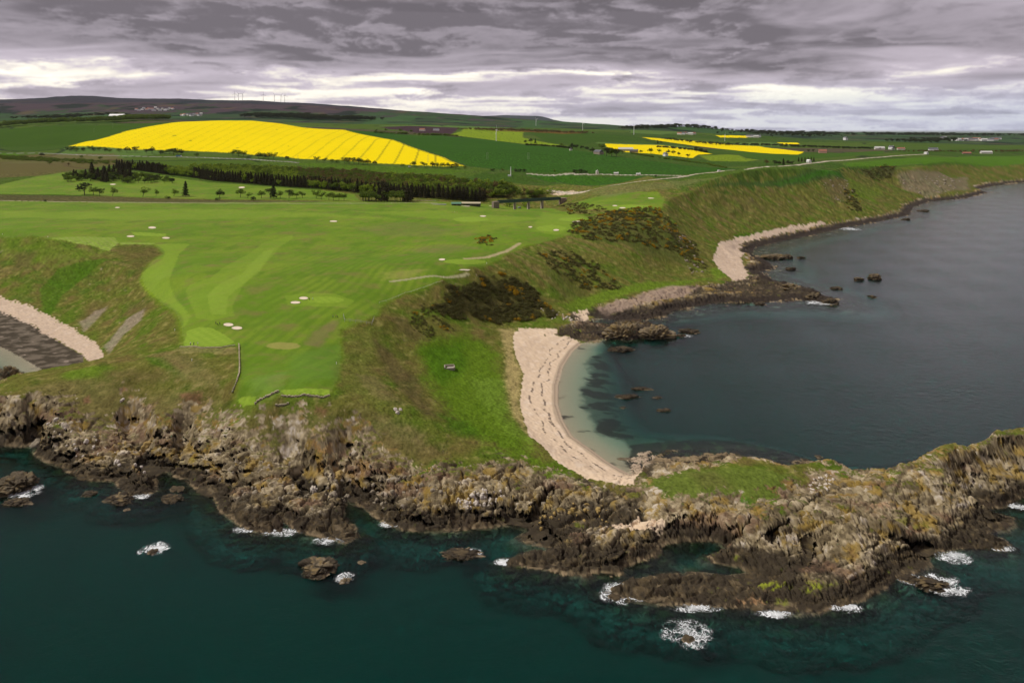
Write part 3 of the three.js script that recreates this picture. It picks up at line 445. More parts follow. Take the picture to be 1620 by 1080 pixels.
  if (turf > 0.02) {
    const st = 0.5 + 0.5 * Math.sin((x * 0.93 - d * 0.16 + 9 * n2(x / 90, d / 90)) * 0.95), wide = fbm(x / 75 + 2, d / 55, 3);
    const c = [0.106, 0.194, 0.008]; const t = turf;
    blend(c, t); blend(C(0.152, 0.226, 0.014), t * sst(-0.3, 0.5, wide)); blend(C(0.088, 0.165, 0.007), t * 0.75 * sst(0.0, 0.5, fbm(x / 22, d / 30 + 11, 3)));
    blend(C(0.078, 0.150, 0.006), t * 0.5 * sst(0.3, 0.8, st) * (1 - sst(520, 640, d)) * sst(-190, -130, x) * sst(-0.5, 0.3, wide + 0.3)); blend(C(0.17, 0.165, 0.038), t * 0.6 * sst(0.0, 0.55, fbm(x / 12 + 80, d / 9, 4))); blend(C(0.18, 0.142, 0.045), t * 0.5 * sst(0.12, 0.55, fbm(x / 30 + 8, d / 24 - 60, 4))); blend(C(0.07, 0.15, 0.006), t * 0.4 * sst(0.25, 0.5, fbm(x / 6 - 40, d / 16, 3)));
  }
  for (const A of PATCH) { const q = within(A, x, d, A.feather * 1.5); if (q > -A.feather * 1.5) blend(A.color, A.strength * sst(-A.feather * 0.5, A.feather * 0.5, q + A.feather * 0.8 * (0.55 * e1 + 0.5 * e2 + 0.3 * e3))); }
  let reg = turf < 0.5 ? 'ground' : 'turf';
  for (const G of GREENS) { const q = within(G, x, d); if (q > 0) { const pale = G.label.includes('pale tri'); put(pale ? C(0.21, 0.27, 0.05) : greenL); if (Math.sin((x + d) * 1.1) > 0) blend(C(0.165, 0.265, 0.018), 0.55); if (Math.sin((x - d) * 1.1) > 0) blend(C(0.165, 0.265, 0.018), 0.4); reg = G; } }
  for (const L of LINES) { const m = L.width; if (x > L.box[0] - m && x < L.box[2] + m && d > L.box[1] - m && d < L.box[3] + m) { const q = lineDist(L, x, d) + 0.3 * e2 * (L.width < 4 ? 1 : 0.3); if (q < L.width / 2 + 0.6) { put(L.color); col[0] *= 1 + 0.12 * e2; col[1] *= 1 + 0.12 * e2; col[2] *= 1 + 0.12 * e2; reg = L; } } }
  let i = 0; for (const A of RAPE) { const q = within(A, x, d); if (q > 0) {
    put(C(0.76, 0.595, 0.0008)); blend(C(0.66, 0.52, 0.001), 0.35 * sst(0, 0.6, e1 + big)); const t = (x * 0.50 + d * 0.86), tr = Math.abs(((t / 26) % 1 + 1) % 1 - 0.5), t2 = x + 0.10 * d, tr2 = Math.abs(((t2 / 46) % 1 + 1) % 1 - 0.5);
    if (tr2 < 0.055 && i === 0) blend(C(0.30, 0.25, 0.01), 0.75 * (0.35 + 0.65 * sst(-700, -300, x)));
    if (i === 0 && q < 7) blend(C(0.16, 0.17, 0.02), 0.5);
    if (i === 0 && fbm(x / 35 + 8, d / 35, 2) > 0.68) blend(C(0.12, 0.14, 0.02), 0.7);
    return A;
  } i++; }
  // grain of tussocks
  if (r < 1700) { const g = (1 - turf) * 0.36 + 0.10; const k = 1 + g * (0.75 * e3 + 0.8 * e2 + 0.5 * n2(x / 0.7, y / 0.7)); col[0] *= k; col[1] *= k; col[2] *= k; }
  if (rock > 0.02) {
    const cover = rock * 1.15 + 0.7 * e2 + 0.4 * e1 + 0.9 * (tint - 0.5) + 1.1 * sst(0.5, 1.3, slope) - 0.95 * sst(6, 17, h + 6 * e1) * (1 - 0.5 * sst(0.8, 1.8, slope)) - 0.12;
    const isRock = sst(0.35, 0.62, cover);
    if (isRock > 0.01) {
      const keep = [col[0], col[1], col[2]];
      const f1 = fbm3(x / 8, h / 4 + 11, d / 6, 3), f2 = 2.5 * (tint - 0.5) + 0.7 * n3(x / 1.5, h / 1.1, d / 1.5), g2 = fbm3(x / 4.5, h / 3, d / 4.5 + 9, 3);
      put(C(0.272, 0.215, 0.122)); blend(C(0.48, 0.395, 0.255), 0.85 * sst(0.0, 0.75, f2)); blend(C(0.082, 0.060, 0.034), 0.8 * sst(0.0, 0.7, -f2)); blend(C(0.10, 0.075, 0.04), 0.55 * sst(0.05, 0.5, f1));
      const dry = sst(2.2, 5, h);
      blend(C(0.30, 0.195, 0.032), dry * 0.7 * sst(0.15, 0.5, g2 + 0.12 * sst(250, 330, x + d * 0.4)));     // ochre lichen
      blend(C(0.21, 0.105, 0.070), 0.42 * sst(0.30, 0.6, fbm3(x / 15, h / 5 + 50, d / 9, 3)));              // pink and rust beds
      blend(C(0.58, 0.51, 0.42), 0.8 * sst(0.74, 0.9, tint + 0.06 * g2) * dry);                               // pale quartzy blocks
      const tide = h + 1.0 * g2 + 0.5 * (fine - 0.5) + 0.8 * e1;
      blend(C(0.034, 0.026, 0.017), 0.90 * (1 - sst(3.3, 4.7, tide)));                                        // black tidal band, raised and deepened to paint in shadow low on the cliffs
      blend(C(0.105, 0.074, 0.034), 0.65 * (1 - sst(2.6, 3.6, tide)) * sst(0.1, 0.7, f2)); blend(C(0.20, 0.155, 0.095), 0.6 * (1 - sst(2.6, 3.6, tide)) * sst(0.6, 1.0, f2 + 0.3 * g2));                   // brown wrack
      blend(C(0.18, 0.21, 0.02), 0.8 * sst(0.36, 0.5, fbm(x / 10 + 17, d / 5, 3)) * (1 - sst(1.6, 2.6, tide)) * sst(0.7, 1.1, h));
      blend(C(0.30, 0.225, 0.13), 0.85 * (1 - sst(0.4, 1.5, s + 1.5 * g2 + 0.6 * h)) * sst(-0.35, 0.1, g2 + 0.5 * (fine - 0.5)));                                // barnacle and kelp rim at the waterline
      for (const A of SPLASH) { const q = within(A, x + 1.2 * e2, d + 1.2 * e3, 3); if (q > -1) blend(A.color, A.strength * sst(-0.5, 1, q) * sst(-0.1, 0.35, f2 + 0.5 * g2)); }
      const now = [col[0], col[1], col[2]]; put(keep); blend(now, isRock);
      if (isRock > 0.4) reg = 'rock';
    }
  }
  const pk = within(PINK, x, d, 4); if (pk > -2 && s > 0) { blend(C(0.34, 0.25, 0.19), 0.8 * sst(-2, 3, pk + 3 * e2)); }
  if (d > 430 && x > 0 && s > 0 && s < 30 && tRock > 0.3) { const t2 = s + 7 * e2 + 5 * e1; blend(C(0.035, 0.026, 0.02), 0.85 * (1 - sst(8, 17, t2)) * (pk > 0 ? 0.8 : 1)); if (t2 < 14) reg = 'rock'; }
  const wr = within(WRACK, x, d, 4); if (wr > 0 && h < 4) { put(C(0.13, 0.105, 0.075)); blend(C(0.040, 0.031, 0.018), 0.9 * sst(-0.22, 0.12, fbm(x / 11 + 0.3 * d / 10, d / 5.5 - x / 30, 5))); blend(C(0.36, 0.29, 0.23), 0.7 * sst(0.3, 0.55, fbm(x / 7 + 50, d / 4, 4))); reg = 'beach'; }
  return reg;
}

// ───────────── build the land as one sheet, finer where it is near, cut into its kinds of ground ─────────────
const COLS = globalThis.LOW ? 400 : 1040, A0 = -46 * Math.PI / 180, A1 = 46 * Math.PI / 180;
const rings = []; for (let r = 150; r < 16500;) { rings.push(r); const base = r < 330 ? 0.48 : r < 930 ? 0.48 + (r - 330) * 0.0058 : 3.96 + (r - 930) * 0.0105; r += base; }
const NR = rings.length, NV = NR * COLS;
const hs = new Float32Array(NV), ss = new Float32Array(NV), rk = new Float32Array(NV), tf = new Float32Array(NV), tr_ = new Float32Array(NV), pos = new Float32Array(NV * 3), nor = new Float32Array(NV * 3), rgbv = new Float32Array(NV * 3);
const regs = new Array(NV), tn = new Float32Array(NV).fill(0.5), fn = new Float32Array(NV).fill(0.5);
const sa = new Float64Array(COLS), ca = new Float64Array(COLS); for (let i = 0; i < COLS; i++) { const a = A0 + (A1 - A0) * i / (COLS - 1); sa[i] = Math.sin(a); ca[i] = Math.cos(a); }
for (let j = 0; j < NR; j++) for (let i = 0; i < COLS; i++) {
  const v = j * COLS + i, x = rings[j] * sa[i], d = rings[j] * ca[i];
  const h = ground(x, d);
  hs[v] = h; ss[v] = tS; rk[v] = hRock; tf[v] = hTurf; tr_[v] = tRock; pos[v * 3] = x; pos[v * 3 + 1] = h; pos[v * 3 + 2] = -d;
}
const facing = () => { for (let j = 0; j < NR; j++) for (let i = 0; i < COLS; i++) {
  const v = j * COLS + i;
  const a = (j * COLS + Math.min(COLS - 1, i + 1)) * 3, b = (j * COLS + Math.max(0, i - 1)) * 3, c = (Math.min(NR - 1, j + 1) * COLS + i) * 3, e = (Math.max(0, j - 1) * COLS + i) * 3;
  const ux = pos[a] - pos[b], uy = pos[a + 1] - pos[b + 1], uz = pos[a + 2] - pos[b + 2], wx = pos[c] - pos[e], wy = pos[c + 1] - pos[e + 1], wz = pos[c + 2] - pos[e + 2];
  let nx = uy * wz - uz * wy, ny = uz * wx - ux * wz, nz = ux * wy - uy * wx; const l = Math.hypot(nx, ny, nz) || 1; const sg = ny < 0 ? -1 : 1;
  nor[v * 3] = sg * nx / l; nor[v * 3 + 1] = sg * ny / l; nor[v * 3 + 2] = sg * nz / l; } };
facing();
for (let j = 0; j < NR; j++) for (let i = 0; i < COLS; i++) {          // rock is pushed out along its face, so that ledges and overhangs form
  const v = j * COLS + i; if (rk[v] < 0.02 || ss[v] < -14) continue;
  const x = pos[v * 3], d = -pos[v * 3 + 2], q = rk[v] * crag(x, hs[v], d, ss[v], rings[j]);
  tn[v] = cTint; fn[v] = cFine; pos[v * 3] += nor[v * 3] * q; pos[v * 3 + 1] += nor[v * 3 + 1] * q; pos[v * 3 + 2] += nor[v * 3 + 2] * q;
  if (ss[v] > 1) pos[v * 3 + 1] = Math.max(pos[v * 3 + 1], 0.06 * Math.min(ss[v], 8));
  hs[v] = pos[v * 3 + 1];
}
facing();
for (let j = 0; j < NR; j++) for (let i = 0; i < COLS; i++) {
  const v = j * COLS + i, ny = nor[v * 3 + 1], l = 1;
  const slope = Math.sqrt(Math.max(0, 1 - ny * ny / l / l)) / Math.max(0.05, Math.abs(ny) / l);
  if (hs[v] < -11.9) { regs[v] = null; continue; }
  tRock = tr_[v];
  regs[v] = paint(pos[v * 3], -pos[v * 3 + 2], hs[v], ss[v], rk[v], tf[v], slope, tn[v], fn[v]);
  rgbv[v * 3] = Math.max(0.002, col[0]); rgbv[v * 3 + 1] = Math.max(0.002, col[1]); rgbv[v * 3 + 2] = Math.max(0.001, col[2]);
}
// small relief that the sheet is too coarse for
function noiseTexture(n, f, make = THREE.RGBAFormat) {
  const data = new Uint8Array(n * n * 4);
  for (let y = 0; y < n; y++) for (let x = 0; x < n; x++) { const v = clamp(f(x / n, y / n)) * 255, o = (y * n + x) * 4; data[o] = data[o + 1] = data[o + 2] = v; data[o + 3] = 255; }
  const t = new THREE.DataTexture(data, n, n); t.wrapS = t.wrapT = THREE.RepeatWrapping; t.magFilter = THREE.LinearFilter; t.minFilter = THREE.LinearMipmapLinearFilter; t.generateMipmaps = true; t.needsUpdate = true; return t;
}
function tile(f, m) { return (u, v) => { const a = f(u * m, v * m), b = f(u * m - m, v * m), c = f(u * m, v * m - m), e = f(u * m - m, v * m - m); const su = fade(u), sv = fade(v); return mix(mix(a, b, su), mix(c, e, su), sv); }; }
const rockBump = noiseTexture(512, tile((x, y) => { voro(x * 1.0, y * 1.4); const k = sst(0, 0.25, vF2 - vF1); return 0.35 + 0.3 * k + 0.22 * fbm(x * 2, y * 2, 4); }, 12));
const turfBump = noiseTexture(512, tile((x, y) => 0.5 + 0.35 * fbm(x, y, 4, 0.65), 20));
const sandBump = noiseTexture(256, tile((x, y) => 0.5 + 0.3 * fbm(x, y, 3, 0.6), 14));
const mat = {
  ground: new THREE.MeshPhysicalMaterial({ specularIntensity: 0.06, vertexColors: true, roughness: 1, bumpMap: turfBump, bumpScale: 0.5 }),
  turf: new THREE.MeshPhysicalMaterial({ specularIntensity: 0.25, vertexColors: true, roughness: 0.855, bumpMap: turfBump, bumpScale: 0.10 }),
  rock: new THREE.MeshPhysicalMaterial({ specularIntensity: 0.25, vertexColors: true, roughness: 0.85, bumpMap: rockBump, bumpScale: 0.35 }),
  beach: new THREE.MeshPhysicalMaterial({ specularIntensity: 0.25, vertexColors: true, roughness: 0.855, bumpMap: sandBump, bumpScale: 0.08 }),
  seabed: new THREE.MeshPhysicalMaterial({ specularIntensity: 0.06, vertexColors: true, roughness: 1 }),
  hill: new THREE.MeshPhysicalMaterial({ specularIntensity: 0.06, vertexColors: true, roughness: 1 }),
};
const taken = new Map();
const named = (name) => { const n = taken.get(name) ?? 0; taken.set(name, n + 1); return n ? name + '_' + String(n).padStart(3, '0') : name; };
function add(o, name, data = {}, parent = scene) { o.name = parent === scene ? named(name) : name; Object.assign(o.userData, data); o.traverse((m) => { if (m.isMesh) { m.castShadow = true; m.receiveShadow = true; } }); parent.add(o); return o; }
{
  const faces = new Map();
  const order = ['seabed', 'hill', 'ground', 'turf', 'beach', 'rock'];
  for (let j = 0; j + 1 < NR; j++) for (let i = 0; i + 1 < COLS; i++) {
    const a = j * COLS + i, b = a + 1, c = a + COLS, e = c + 1;
    const q = [regs[a], regs[b], regs[c], regs[e]]; if (q.some((k) => !k)) continue;
    let k = q[0]; const count = q.filter((z) => z === k).length; if (count < 2) k = q[3];
    let list = faces.get(k); if (!list) faces.set(k, list = []);
    list.push(a, b, c, b, e, c);
  }
  const of = (k) => typeof k === 'string' ? k : GREENS.includes(k) ? 'turf' : 'ground';
  const INFO = {
    ground: ['ground', 'rough coastal grassland, slopes and farmland behind the shore'], seabed: ['seabed', 'sand, weed and rock of the shallow sea bed'], rock: ['rocky_ground', 'cracked lichen-stained rock of the headland, reefs and shore'],
    beach: ['beach', 'pale sandy and shingly beaches round the bays'], turf: ['golf_fairway_ground', 'mown bright green golf turf on the clifftop'], hill: ['distant_hills', 'hazy moorland hills and far farmland along the skyline'],
  };
  for (const [k, list] of faces) {
    const at = new Map(), p = [], n = [], c = [], uv = [], idx = [], s = of(k), m = s === 'rock' ? 9 : s === 'beach' ? 4 : 14;
    for (const v of list) { let w = at.get(v); if (w === undefined) { w = at.size; at.set(v, w); p.push(pos[v * 3], pos[v * 3 + 1], pos[v * 3 + 2]); n.push(nor[v * 3], nor[v * 3 + 1], nor[v * 3 + 2]); c.push(rgbv[v * 3], rgbv[v * 3 + 1], rgbv[v * 3 + 2]); uv.push(pos[v * 3] / m, (-pos[v * 3 + 2] + (s === 'rock' ? 0.8 * pos[v * 3 + 1] : 0)) / m); } idx.push(w); }
    const g = new THREE.BufferGeometry();
    g.setAttribute('position', new THREE.Float32BufferAttribute(p, 3)); g.setAttribute('normal', new THREE.Float32BufferAttribute(n, 3)); g.setAttribute('color', new THREE.Float32BufferAttribute(c, 3)); g.setAttribute('uv', new THREE.Float32BufferAttribute(uv, 2)); g.setIndex(idx);
    const mesh = new THREE.Mesh(g, mat[s]);
    if (typeof k === 'string') add(mesh, INFO[k][0], { kind: 'structure', label: INFO[k][1] });
    else if (RAPE.includes(k)) add(mesh, 'rapeseed_crop', { kind: 'stuff', label: k.label, category: 'crop' });
    else if (GREENS.includes(k)) add(mesh, 'putting_green', { kind: 'structure', label: k.label });
    else add(mesh, k.name.includes('path') ? 'footpath' : k.name.includes('track') ? 'track' : 'road', { kind: 'structure', label: { golf_track: 'long pale gravel track along the back of the golf course', coast_road: 'pale coast road climbing over the fields to the far shore', main_road: 'grey main road below the big rapeseed field', far_road: 'narrow road past the green crop fields', cliff_path: 'pale footpath curving up at the cliff edge', edge_path: 'faint footpath along the clifftop turf' }[k.name] });
  }
}
// ───────────── the sea ─────────────
{
  const sh = new THREE.Shape([new THREE.Vector2(-16000, -120), new THREE.Vector2(16000, -120), new THREE.Vector2(16000, 2600), new THREE.Vector2(-16000, 2600)]);
  const g = new THREE.PlaneGeometry(24000, 2900, 1, 1); g.rotateX(-Math.PI / 2); g.translate(0, 0, -1350);
  const uv = g.attributes.uv, ps = g.attributes.position; for (let i = 0; i < uv.count; i++) uv.setXY(i, ps.getX(i) / 60, ps.getZ(i) / 60);
  const waves = noiseTexture(1024, tile((x, y) => { const wx = x + 0.6 * n2(x * 0.5, y * 0.5), wy = y + 0.6 * n2(x * 0.5 + 9, y * 0.5); return 0.5 + 0.24 * n2(wx * 0.55, wy * 1.1) + 0.2 * (0.5 - Math.abs(n2(wx * 1.3 + 4, wy * 2.2))) + 0.12 * n2(wx * 3.1, wy * 4.6) + 0.05 * n2(wx * 7, wy * 9); }, 22));
  const water = new THREE.MeshPhysicalMaterial({ color: 0xffffff, roughness: 0.12, specularColor: new THREE.Color(0.03, 0.12, 0.14), transmission: 1, thickness: 1, ior: 1.333, attenuationColor: new THREE.Color(0.26, 0.74, 0.73), attenuationDistance: 5.5, bumpMap: waves, bumpScale: 0.32 });
  add(new THREE.Mesh(g, water), 'sea', { kind: 'structure', label: 'dark teal sea with small wind ripples' });
  const b = new THREE.PlaneGeometry(24000, 2900, 1, 1); b.rotateX(-Math.PI / 2); b.translate(0, -12.05, -1350);
  add(new THREE.Mesh(b, new THREE.MeshStandardMaterial({ color: new THREE.Color(0.125, 0.170, 0.135), roughness: 1 })), 'seabed', { kind: 'structure', label: 'deep sea bed under the open water' });
}

// ───────────── helpers for placing things ─────────────
function heightAt(x, d) {                                 // height of the built sheet
  const r = Math.hypot(x, d), a = clamp((Math.atan2(x, d) - A0) / (A1 - A0) * (COLS - 1), 0, COLS - 1.001);
  let lo = 0, hi = NR - 1; while (hi - lo > 1) { const m = (lo + hi) >> 1; if (rings[m] <= r) lo = m; else hi = m; }
  const t = clamp((r - rings[lo]) / (rings[hi] - rings[lo])), i = Math.floor(a), u = a - i;
  return mix(mix(hs[lo * COLS + i], hs[lo * COLS + i + 1], u), mix(hs[hi * COLS + i], hs[hi * COLS + i + 1], u), t);
}
const spot = (px, py) => { const [x, d] = land(px, py); return new THREE.Vector3(x, heightAt(x, d), -d); };
const onGround = (x, d) => new THREE.Vector3(x, heightAt(x, d), -d);
const std = (r, g, b, rough = 0.9, extra = {}) => new THREE.MeshStandardMaterial({ color: new THREE.Color().setRGB(r, g, b), roughness: rough, ...extra });
function thing(name, label, category, p, turn = 0, group) { const o = new THREE.Group(); o.position.copy(p); o.rotation.y = turn; o.userData = { label, category }; if (group) o.userData.group = group; o.name = named(name); scene.add(o); return o; }
function part(name, geometry, material, parent, more = {}) { const m = new THREE.Mesh(geometry, material); return add(m, name, more, parent); }
function copyOf(o, p, turn, scale = 1, label, name) { const c = o.clone(); c.name = named(name ?? o.name.replace(/_\d{3}$/, '')); c.userData = { ...o.userData }; if (label) c.userData.label = label; c.position.copy(p); c.rotation.y = turn; if (Array.isArray(scale)) c.scale.set(...scale); else c.scale.setScalar(scale); scene.add(c); return c; }
const bx = (w, h, l, x = 0, y = 0, z = 0) => new THREE.BoxGeometry(w, h, l).translate(x, y + h / 2, z);
const cyl = (r0, r1, h, x = 0, y = 0, z = 0, n = 8) => new THREE.CylinderGeometry(r1, r0, h, n).translate(x, y + h / 2, z);
const bare = (g) => { const q = g.index ? g.toNonIndexed() : g; for (const k of Object.keys(q.attributes)) if (!['position', 'normal', 'uv'].includes(k)) q.deleteAttribute(k); return q; };
const join = (list) => mergeGeometries(list.map(bare));
function tube(a, b, r0, r1, n = 6) { const v = new THREE.Vector3().subVectors(b, a), g = new THREE.CylinderGeometry(r1, r0, v.length(), n); g.translate(0, v.length() / 2, 0); g.applyQuaternion(new THREE.Quaternion().setFromUnitVectors(new THREE.Vector3(0, 1, 0), v.clone().normalize())); g.translate(a.x, a.y, a.z); return g; }
const V = (x, y, z) => new THREE.Vector3(x, y, z);

// ───────────── trees and bushes: a tapered trunk with limbs, and a crown of leaf sprays ─────────────
function leaves(seed, n, size, sample, tones) {           // sample(r) gives [point, outward]; every spray is a bent pair of triangles
  const r = rng(seed), p = [], c = [], nn = [], v = V(0, 0, 0), q = V(0, 0, 0), out = V(0, 0, 0);
  for (let i = 0; i < n; i++) {
    const [pt, o] = sample(r); out.set(o[0] + 0.9 * (r() - 0.5), o[1] + 0.9 * (r() - 0.5), o[2] + 0.9 * (r() - 0.5)).normalize();
    v.set(r() - 0.5, r() - 0.5, r() - 0.5).cross(out).normalize(); q.crossVectors(out, v);
    const s = size * (0.6 + 0.8 * r()), a = [pt[0] - v.x * s, pt[1] - v.y * s, pt[2] - v.z * s], b = [pt[0] + q.x * s * 0.7 - out.x * s * 0.3, pt[1] + q.y * s * 0.7 - out.y * s * 0.3, pt[2] + q.z * s * 0.7 - out.z * s * 0.3], e = [pt[0] + v.x * s, pt[1] + v.y * s, pt[2] + v.z * s], f = [pt[0] - q.x * s * 0.7 - out.x * s * 0.2, pt[1] - q.y * s * 0.7 - out.y * s * 0.2, pt[2] - q.z * s * 0.7 - out.z * s * 0.2];
    p.push(...a, ...b, ...e, ...a, ...e, ...f);
    const t = tones[Math.floor(r() * tones.length)], k = 0.8 + 0.4 * r(); for (let m = 0; m < 6; m++) { c.push(t[0] * k, t[1] * k, t[2] * k); nn.push(out.x, out.y, out.z); }
  }
  const g = new THREE.BufferGeometry(); g.setAttribute('position', new THREE.Float32BufferAttribute(p, 3)); g.setAttribute('color', new THREE.Float32BufferAttribute(c, 3)); return g;
}
const leafMat = new THREE.MeshPhysicalMaterial({ vertexColors: true, roughness: 1, specularIntensity: 0.1, side: THREE.DoubleSide, transmission: 0.35, thickness: 0 }), barkMat = std(0.075, 0.058, 0.042, 1);
function blobs(list) {                                    // points through a few overlapping clumps, mostly near their skins
  let total = 0; const w = list.map((b) => total += b[3] * b[4] * b[3]);
  return (r) => { const t = r() * total, b = list[w.findIndex((z) => z >= t)]; const u = r() * 2 - 1, a = r() * 6.2832, k = Math.sqrt(1 - u * u), o = [k * Math.cos(a), u, k * Math.sin(a)], m = 0.55 + 0.5 * Math.pow(r(), 0.5); return [[b[0] + o[0] * b[3] * m, b[1] + o[1] * b[4] * m, b[2] + o[2] * b[3] * m], o]; };
}
const TONE = { spring: [[0.21, 0.29, 0.025], [0.25, 0.32, 0.032], [0.15, 0.23, 0.020]], mid: [[0.105, 0.155, 0.019], [0.135, 0.180, 0.024], [0.075, 0.118, 0.015]], dark: [[0.040, 0.052, 0.016], [0.054, 0.064, 0.020], [0.030, 0.038, 0.013]], spruce: [[0.040, 0.040, 0.016], [0.052, 0.048, 0.019], [0.060, 0.046, 0.022]], brown: [[0.16, 0.105, 0.042], [0.13, 0.088, 0.034], [0.14, 0.125, 0.036]], gorse: [[0.105, 0.105, 0.030], [0.125, 0.095, 0.036], [0.085, 0.098, 0.024]], bloom: [[0.50, 0.29, 0.008], [0.44, 0.25, 0.008], [0.11, 0.10, 0.02]] };
function broadleaf(seed, tones, h = 10, wide = 0.42, n = 420, lean = 0) {
  const r = rng(seed), o = new THREE.Group(), list = [], limbs = [tube(V(0, -0.6, 0), V(lean * 0.4, h * 0.42, 0), h * 0.030, h * 0.020)];
  const N = 7; for (let i = 0; i < N; i++) { const a = i * 2.4 + r(), k = i === 0 ? 0 : wide * h * (0.35 + 0.45 * r()), y = h * (0.42 + 0.40 * r()); const b = [k * Math.cos(a) + lean * (y / h) * 1.2, y, k * Math.sin(a), h * (0.17 + 0.09 * r()), h * (0.13 + 0.07 * r())]; list.push(b); limbs.push(tube(V(lean * 0.35, h * 0.36, 0), V(b[0], b[1], b[2]), h * 0.014, h * 0.004, 5)); }
  part('trunk', join(limbs), barkMat, o); part('crown', leaves(seed + 9, n, h * 0.042, blobs(list), tones), leafMat, o); return o;
}
function conifer(seed, tones, h = 14, w = 2.6, n = 420) {
  const o = new THREE.Group(), rr = rng(seed), gap = rr() * 6.28; part('trunk', cyl(h * 0.014, h * 0.004, h * 0.97, 0, -0.5, 0, 6), barkMat, o);
  part('crown', leaves(seed + 3, n, h * 0.034, (r) => { const t = Math.pow(r(), 0.72), y = h * (1 - 0.88 * t), tier = 0.75 + 0.25 * Math.sin(t * 34), a = r() * 6.2832, m = (0.5 + 0.5 * r()), k = w * Math.pow(t, 0.62) * tier * m * (1 + 0.16 * Math.sin(3 * a + gap)) + 0.08; return [[k * Math.cos(a), y - k * 0.25, k * Math.sin(a)], [Math.cos(a), 0.35, Math.sin(a)]]; }, tones), leafMat, o); return o;
}
function bush(seed, tones, h = 3, n = 150) { const r = rng(seed), o = new THREE.Group(), list = []; for (let i = 0; i < 4; i++) list.push([h * 0.5 * (r() - 0.5) * 1.6, h * (0.35 + 0.25 * r()), h * 0.5 * (r() - 0.5) * 1.6, h * (0.34 + 0.14 * r()), h * (0.30 + 0.12 * r())]); part('stem', tube(V(0, -0.3, 0), V(0, h * 0.5, 0), h * 0.04, h * 0.02), barkMat, o); part('foliage', leaves(seed + 5, n, h * 0.085, blobs(list), tones), leafMat, o); return o; }
const T = {
  spring: [11, 12, 13].map((s) => broadleaf(s, TONE.spring)), mid: [21, 22, 23].map((s) => broadleaf(s, TONE.mid)), darkleaf: [31, 32].map((s) => broadleaf(s, TONE.dark, 10, 0.45)), brown: [41, 42].map((s) => broadleaf(s, TONE.brown, 10, 0.4, 300)),
  spruce: [51, 52, 53].map((s) => conifer(s, TONE.spruce, 10, 2.2, 520)), fir: [61].map((s) => conifer(s, TONE.dark, 10, 2.8, 700)), bent: [71, 72].map((s) => broadleaf(s, TONE.mid, 10, 0.36, 300, 3.2)),
  bush: [81, 82].map((s) => bush(s, TONE.mid)), darkbush: [83, 84].map((s) => bush(s, TONE.dark)), springbush: [85].map((s) => bush(s, TONE.spring)), gorse: [91, 92].map((s) => bush(s, TONE.gorse, 2, 110)), bloom: [93].map((s) => bush(s, TONE.bloom, 2, 110)),
};
const treeRnd = rng(404);
const NAME = { spring: 'broadleaf_tree', mid: 'broadleaf_tree', darkleaf: 'broadleaf_tree', brown: 'bare_tree', spruce: 'spruce_tree', fir: 'fir_tree', bent: 'hawthorn_tree', bush: 'bush', darkbush: 'bush', springbush: 'bush' };
function tree(kind, p, h, label, group, stretch = 1) {
  const set = T[kind], src = set[Math.floor(treeRnd() * set.length)], base = kind.includes('bush') ? 3 : 10, k = h / base;
  const o = src.clone(); o.name = named(NAME[kind]); o.position.copy(p); o.position.y -= 0.1; o.rotation.y = kind === 'bent' ? (treeRnd() - 0.5) * 0.8 : treeRnd() * 6.28; o.scale.set(k * stretch, k, k * stretch);
  o.userData = { label, category: kind.includes('bush') ? 'bush' : 'tree', group }; scene.add(o); return o;
}
const metres = (px, p) => px * -p.z / F;                   // photo pixels at a place, as metres
// the row of lone trees along the track: [px, base py, height px, kind, label]
for (const [px, py, hp, kind, label, st] of [
  [133, 308, 17, 'darkleaf', 'broad dark rounded tree left of the thin hawthorns by the track', 1.25], [147, 309, 12, 'mid', 'smaller green tree touching the broad dark rounded tree', 1], [157, 310, 11, 'darkleaf', 'little dark tree just right of the broad rounded tree', 1], [177, 310, 13, 'bent', 'first windbent hawthorn beyond the broad rounded tree', 1],
  [225, 311, 14, 'bent', 'leaning hawthorn with dense crown above the bank', 1], [246, 311, 11, 'bent', 'thin sparse sapling between two leaning hawthorns', 0.7], [274, 311, 11, 'bent', 'low leaning hawthorn beside the single pointed fir', 1.1], [293, 311, 20, 'fir', 'single pointed dark fir standing alone by the track', 1],
  [347, 313, 13, 'darkleaf', 'round topped dark tree alone between fir and hawthorn clump', 1], [380, 312, 14, 'mid', 'loose green hawthorn left of the dark fir clump', 1], [391, 313, 8, 'bent', 'small bent bush-like hawthorn beside the loose green one', 1.2], [413, 313, 12, 'mid', 'round green tree touching the dark fir clump', 1], [427, 314, 15, 'darkleaf', 'spreading dark tree under the fir in the clump', 1.15], [432, 313, 21, 'fir', 'tall dark fir rising from the middle of the clump', 0.9], [443, 314, 11, 'mid', 'small green tree at the right edge of the fir clump', 1],
  [457, 314, 13, 'darkleaf', 'dense dark oval tree right of the fir clump', 1.1], [469, 313, 9, 'mid', 'tiny green tree beside the dense dark oval tree', 1], [478, 313, 10, 'mid', 'slim green tree before the evenly spaced row', 1], [500, 314, 12, 'mid', 'first tree of the evenly spaced green row', 1], [508, 315, 11, 'mid', 'second tree of the evenly spaced green row', 1], [520, 316, 11, 'mid', 'third tree of the evenly spaced green row', 1], [527, 317, 12, 'mid', 'fourth tree of the evenly spaced green row', 1], [536, 317, 12, 'mid', 'fifth tree of the evenly spaced green row', 1], [544, 317, 12, 'mid', 'last tree of the evenly spaced green row', 1],
]) { const p = spot(px, py); tree(kind, p, metres(hp, p) * 1.25, label, 'lone trees along the golf track', st); }
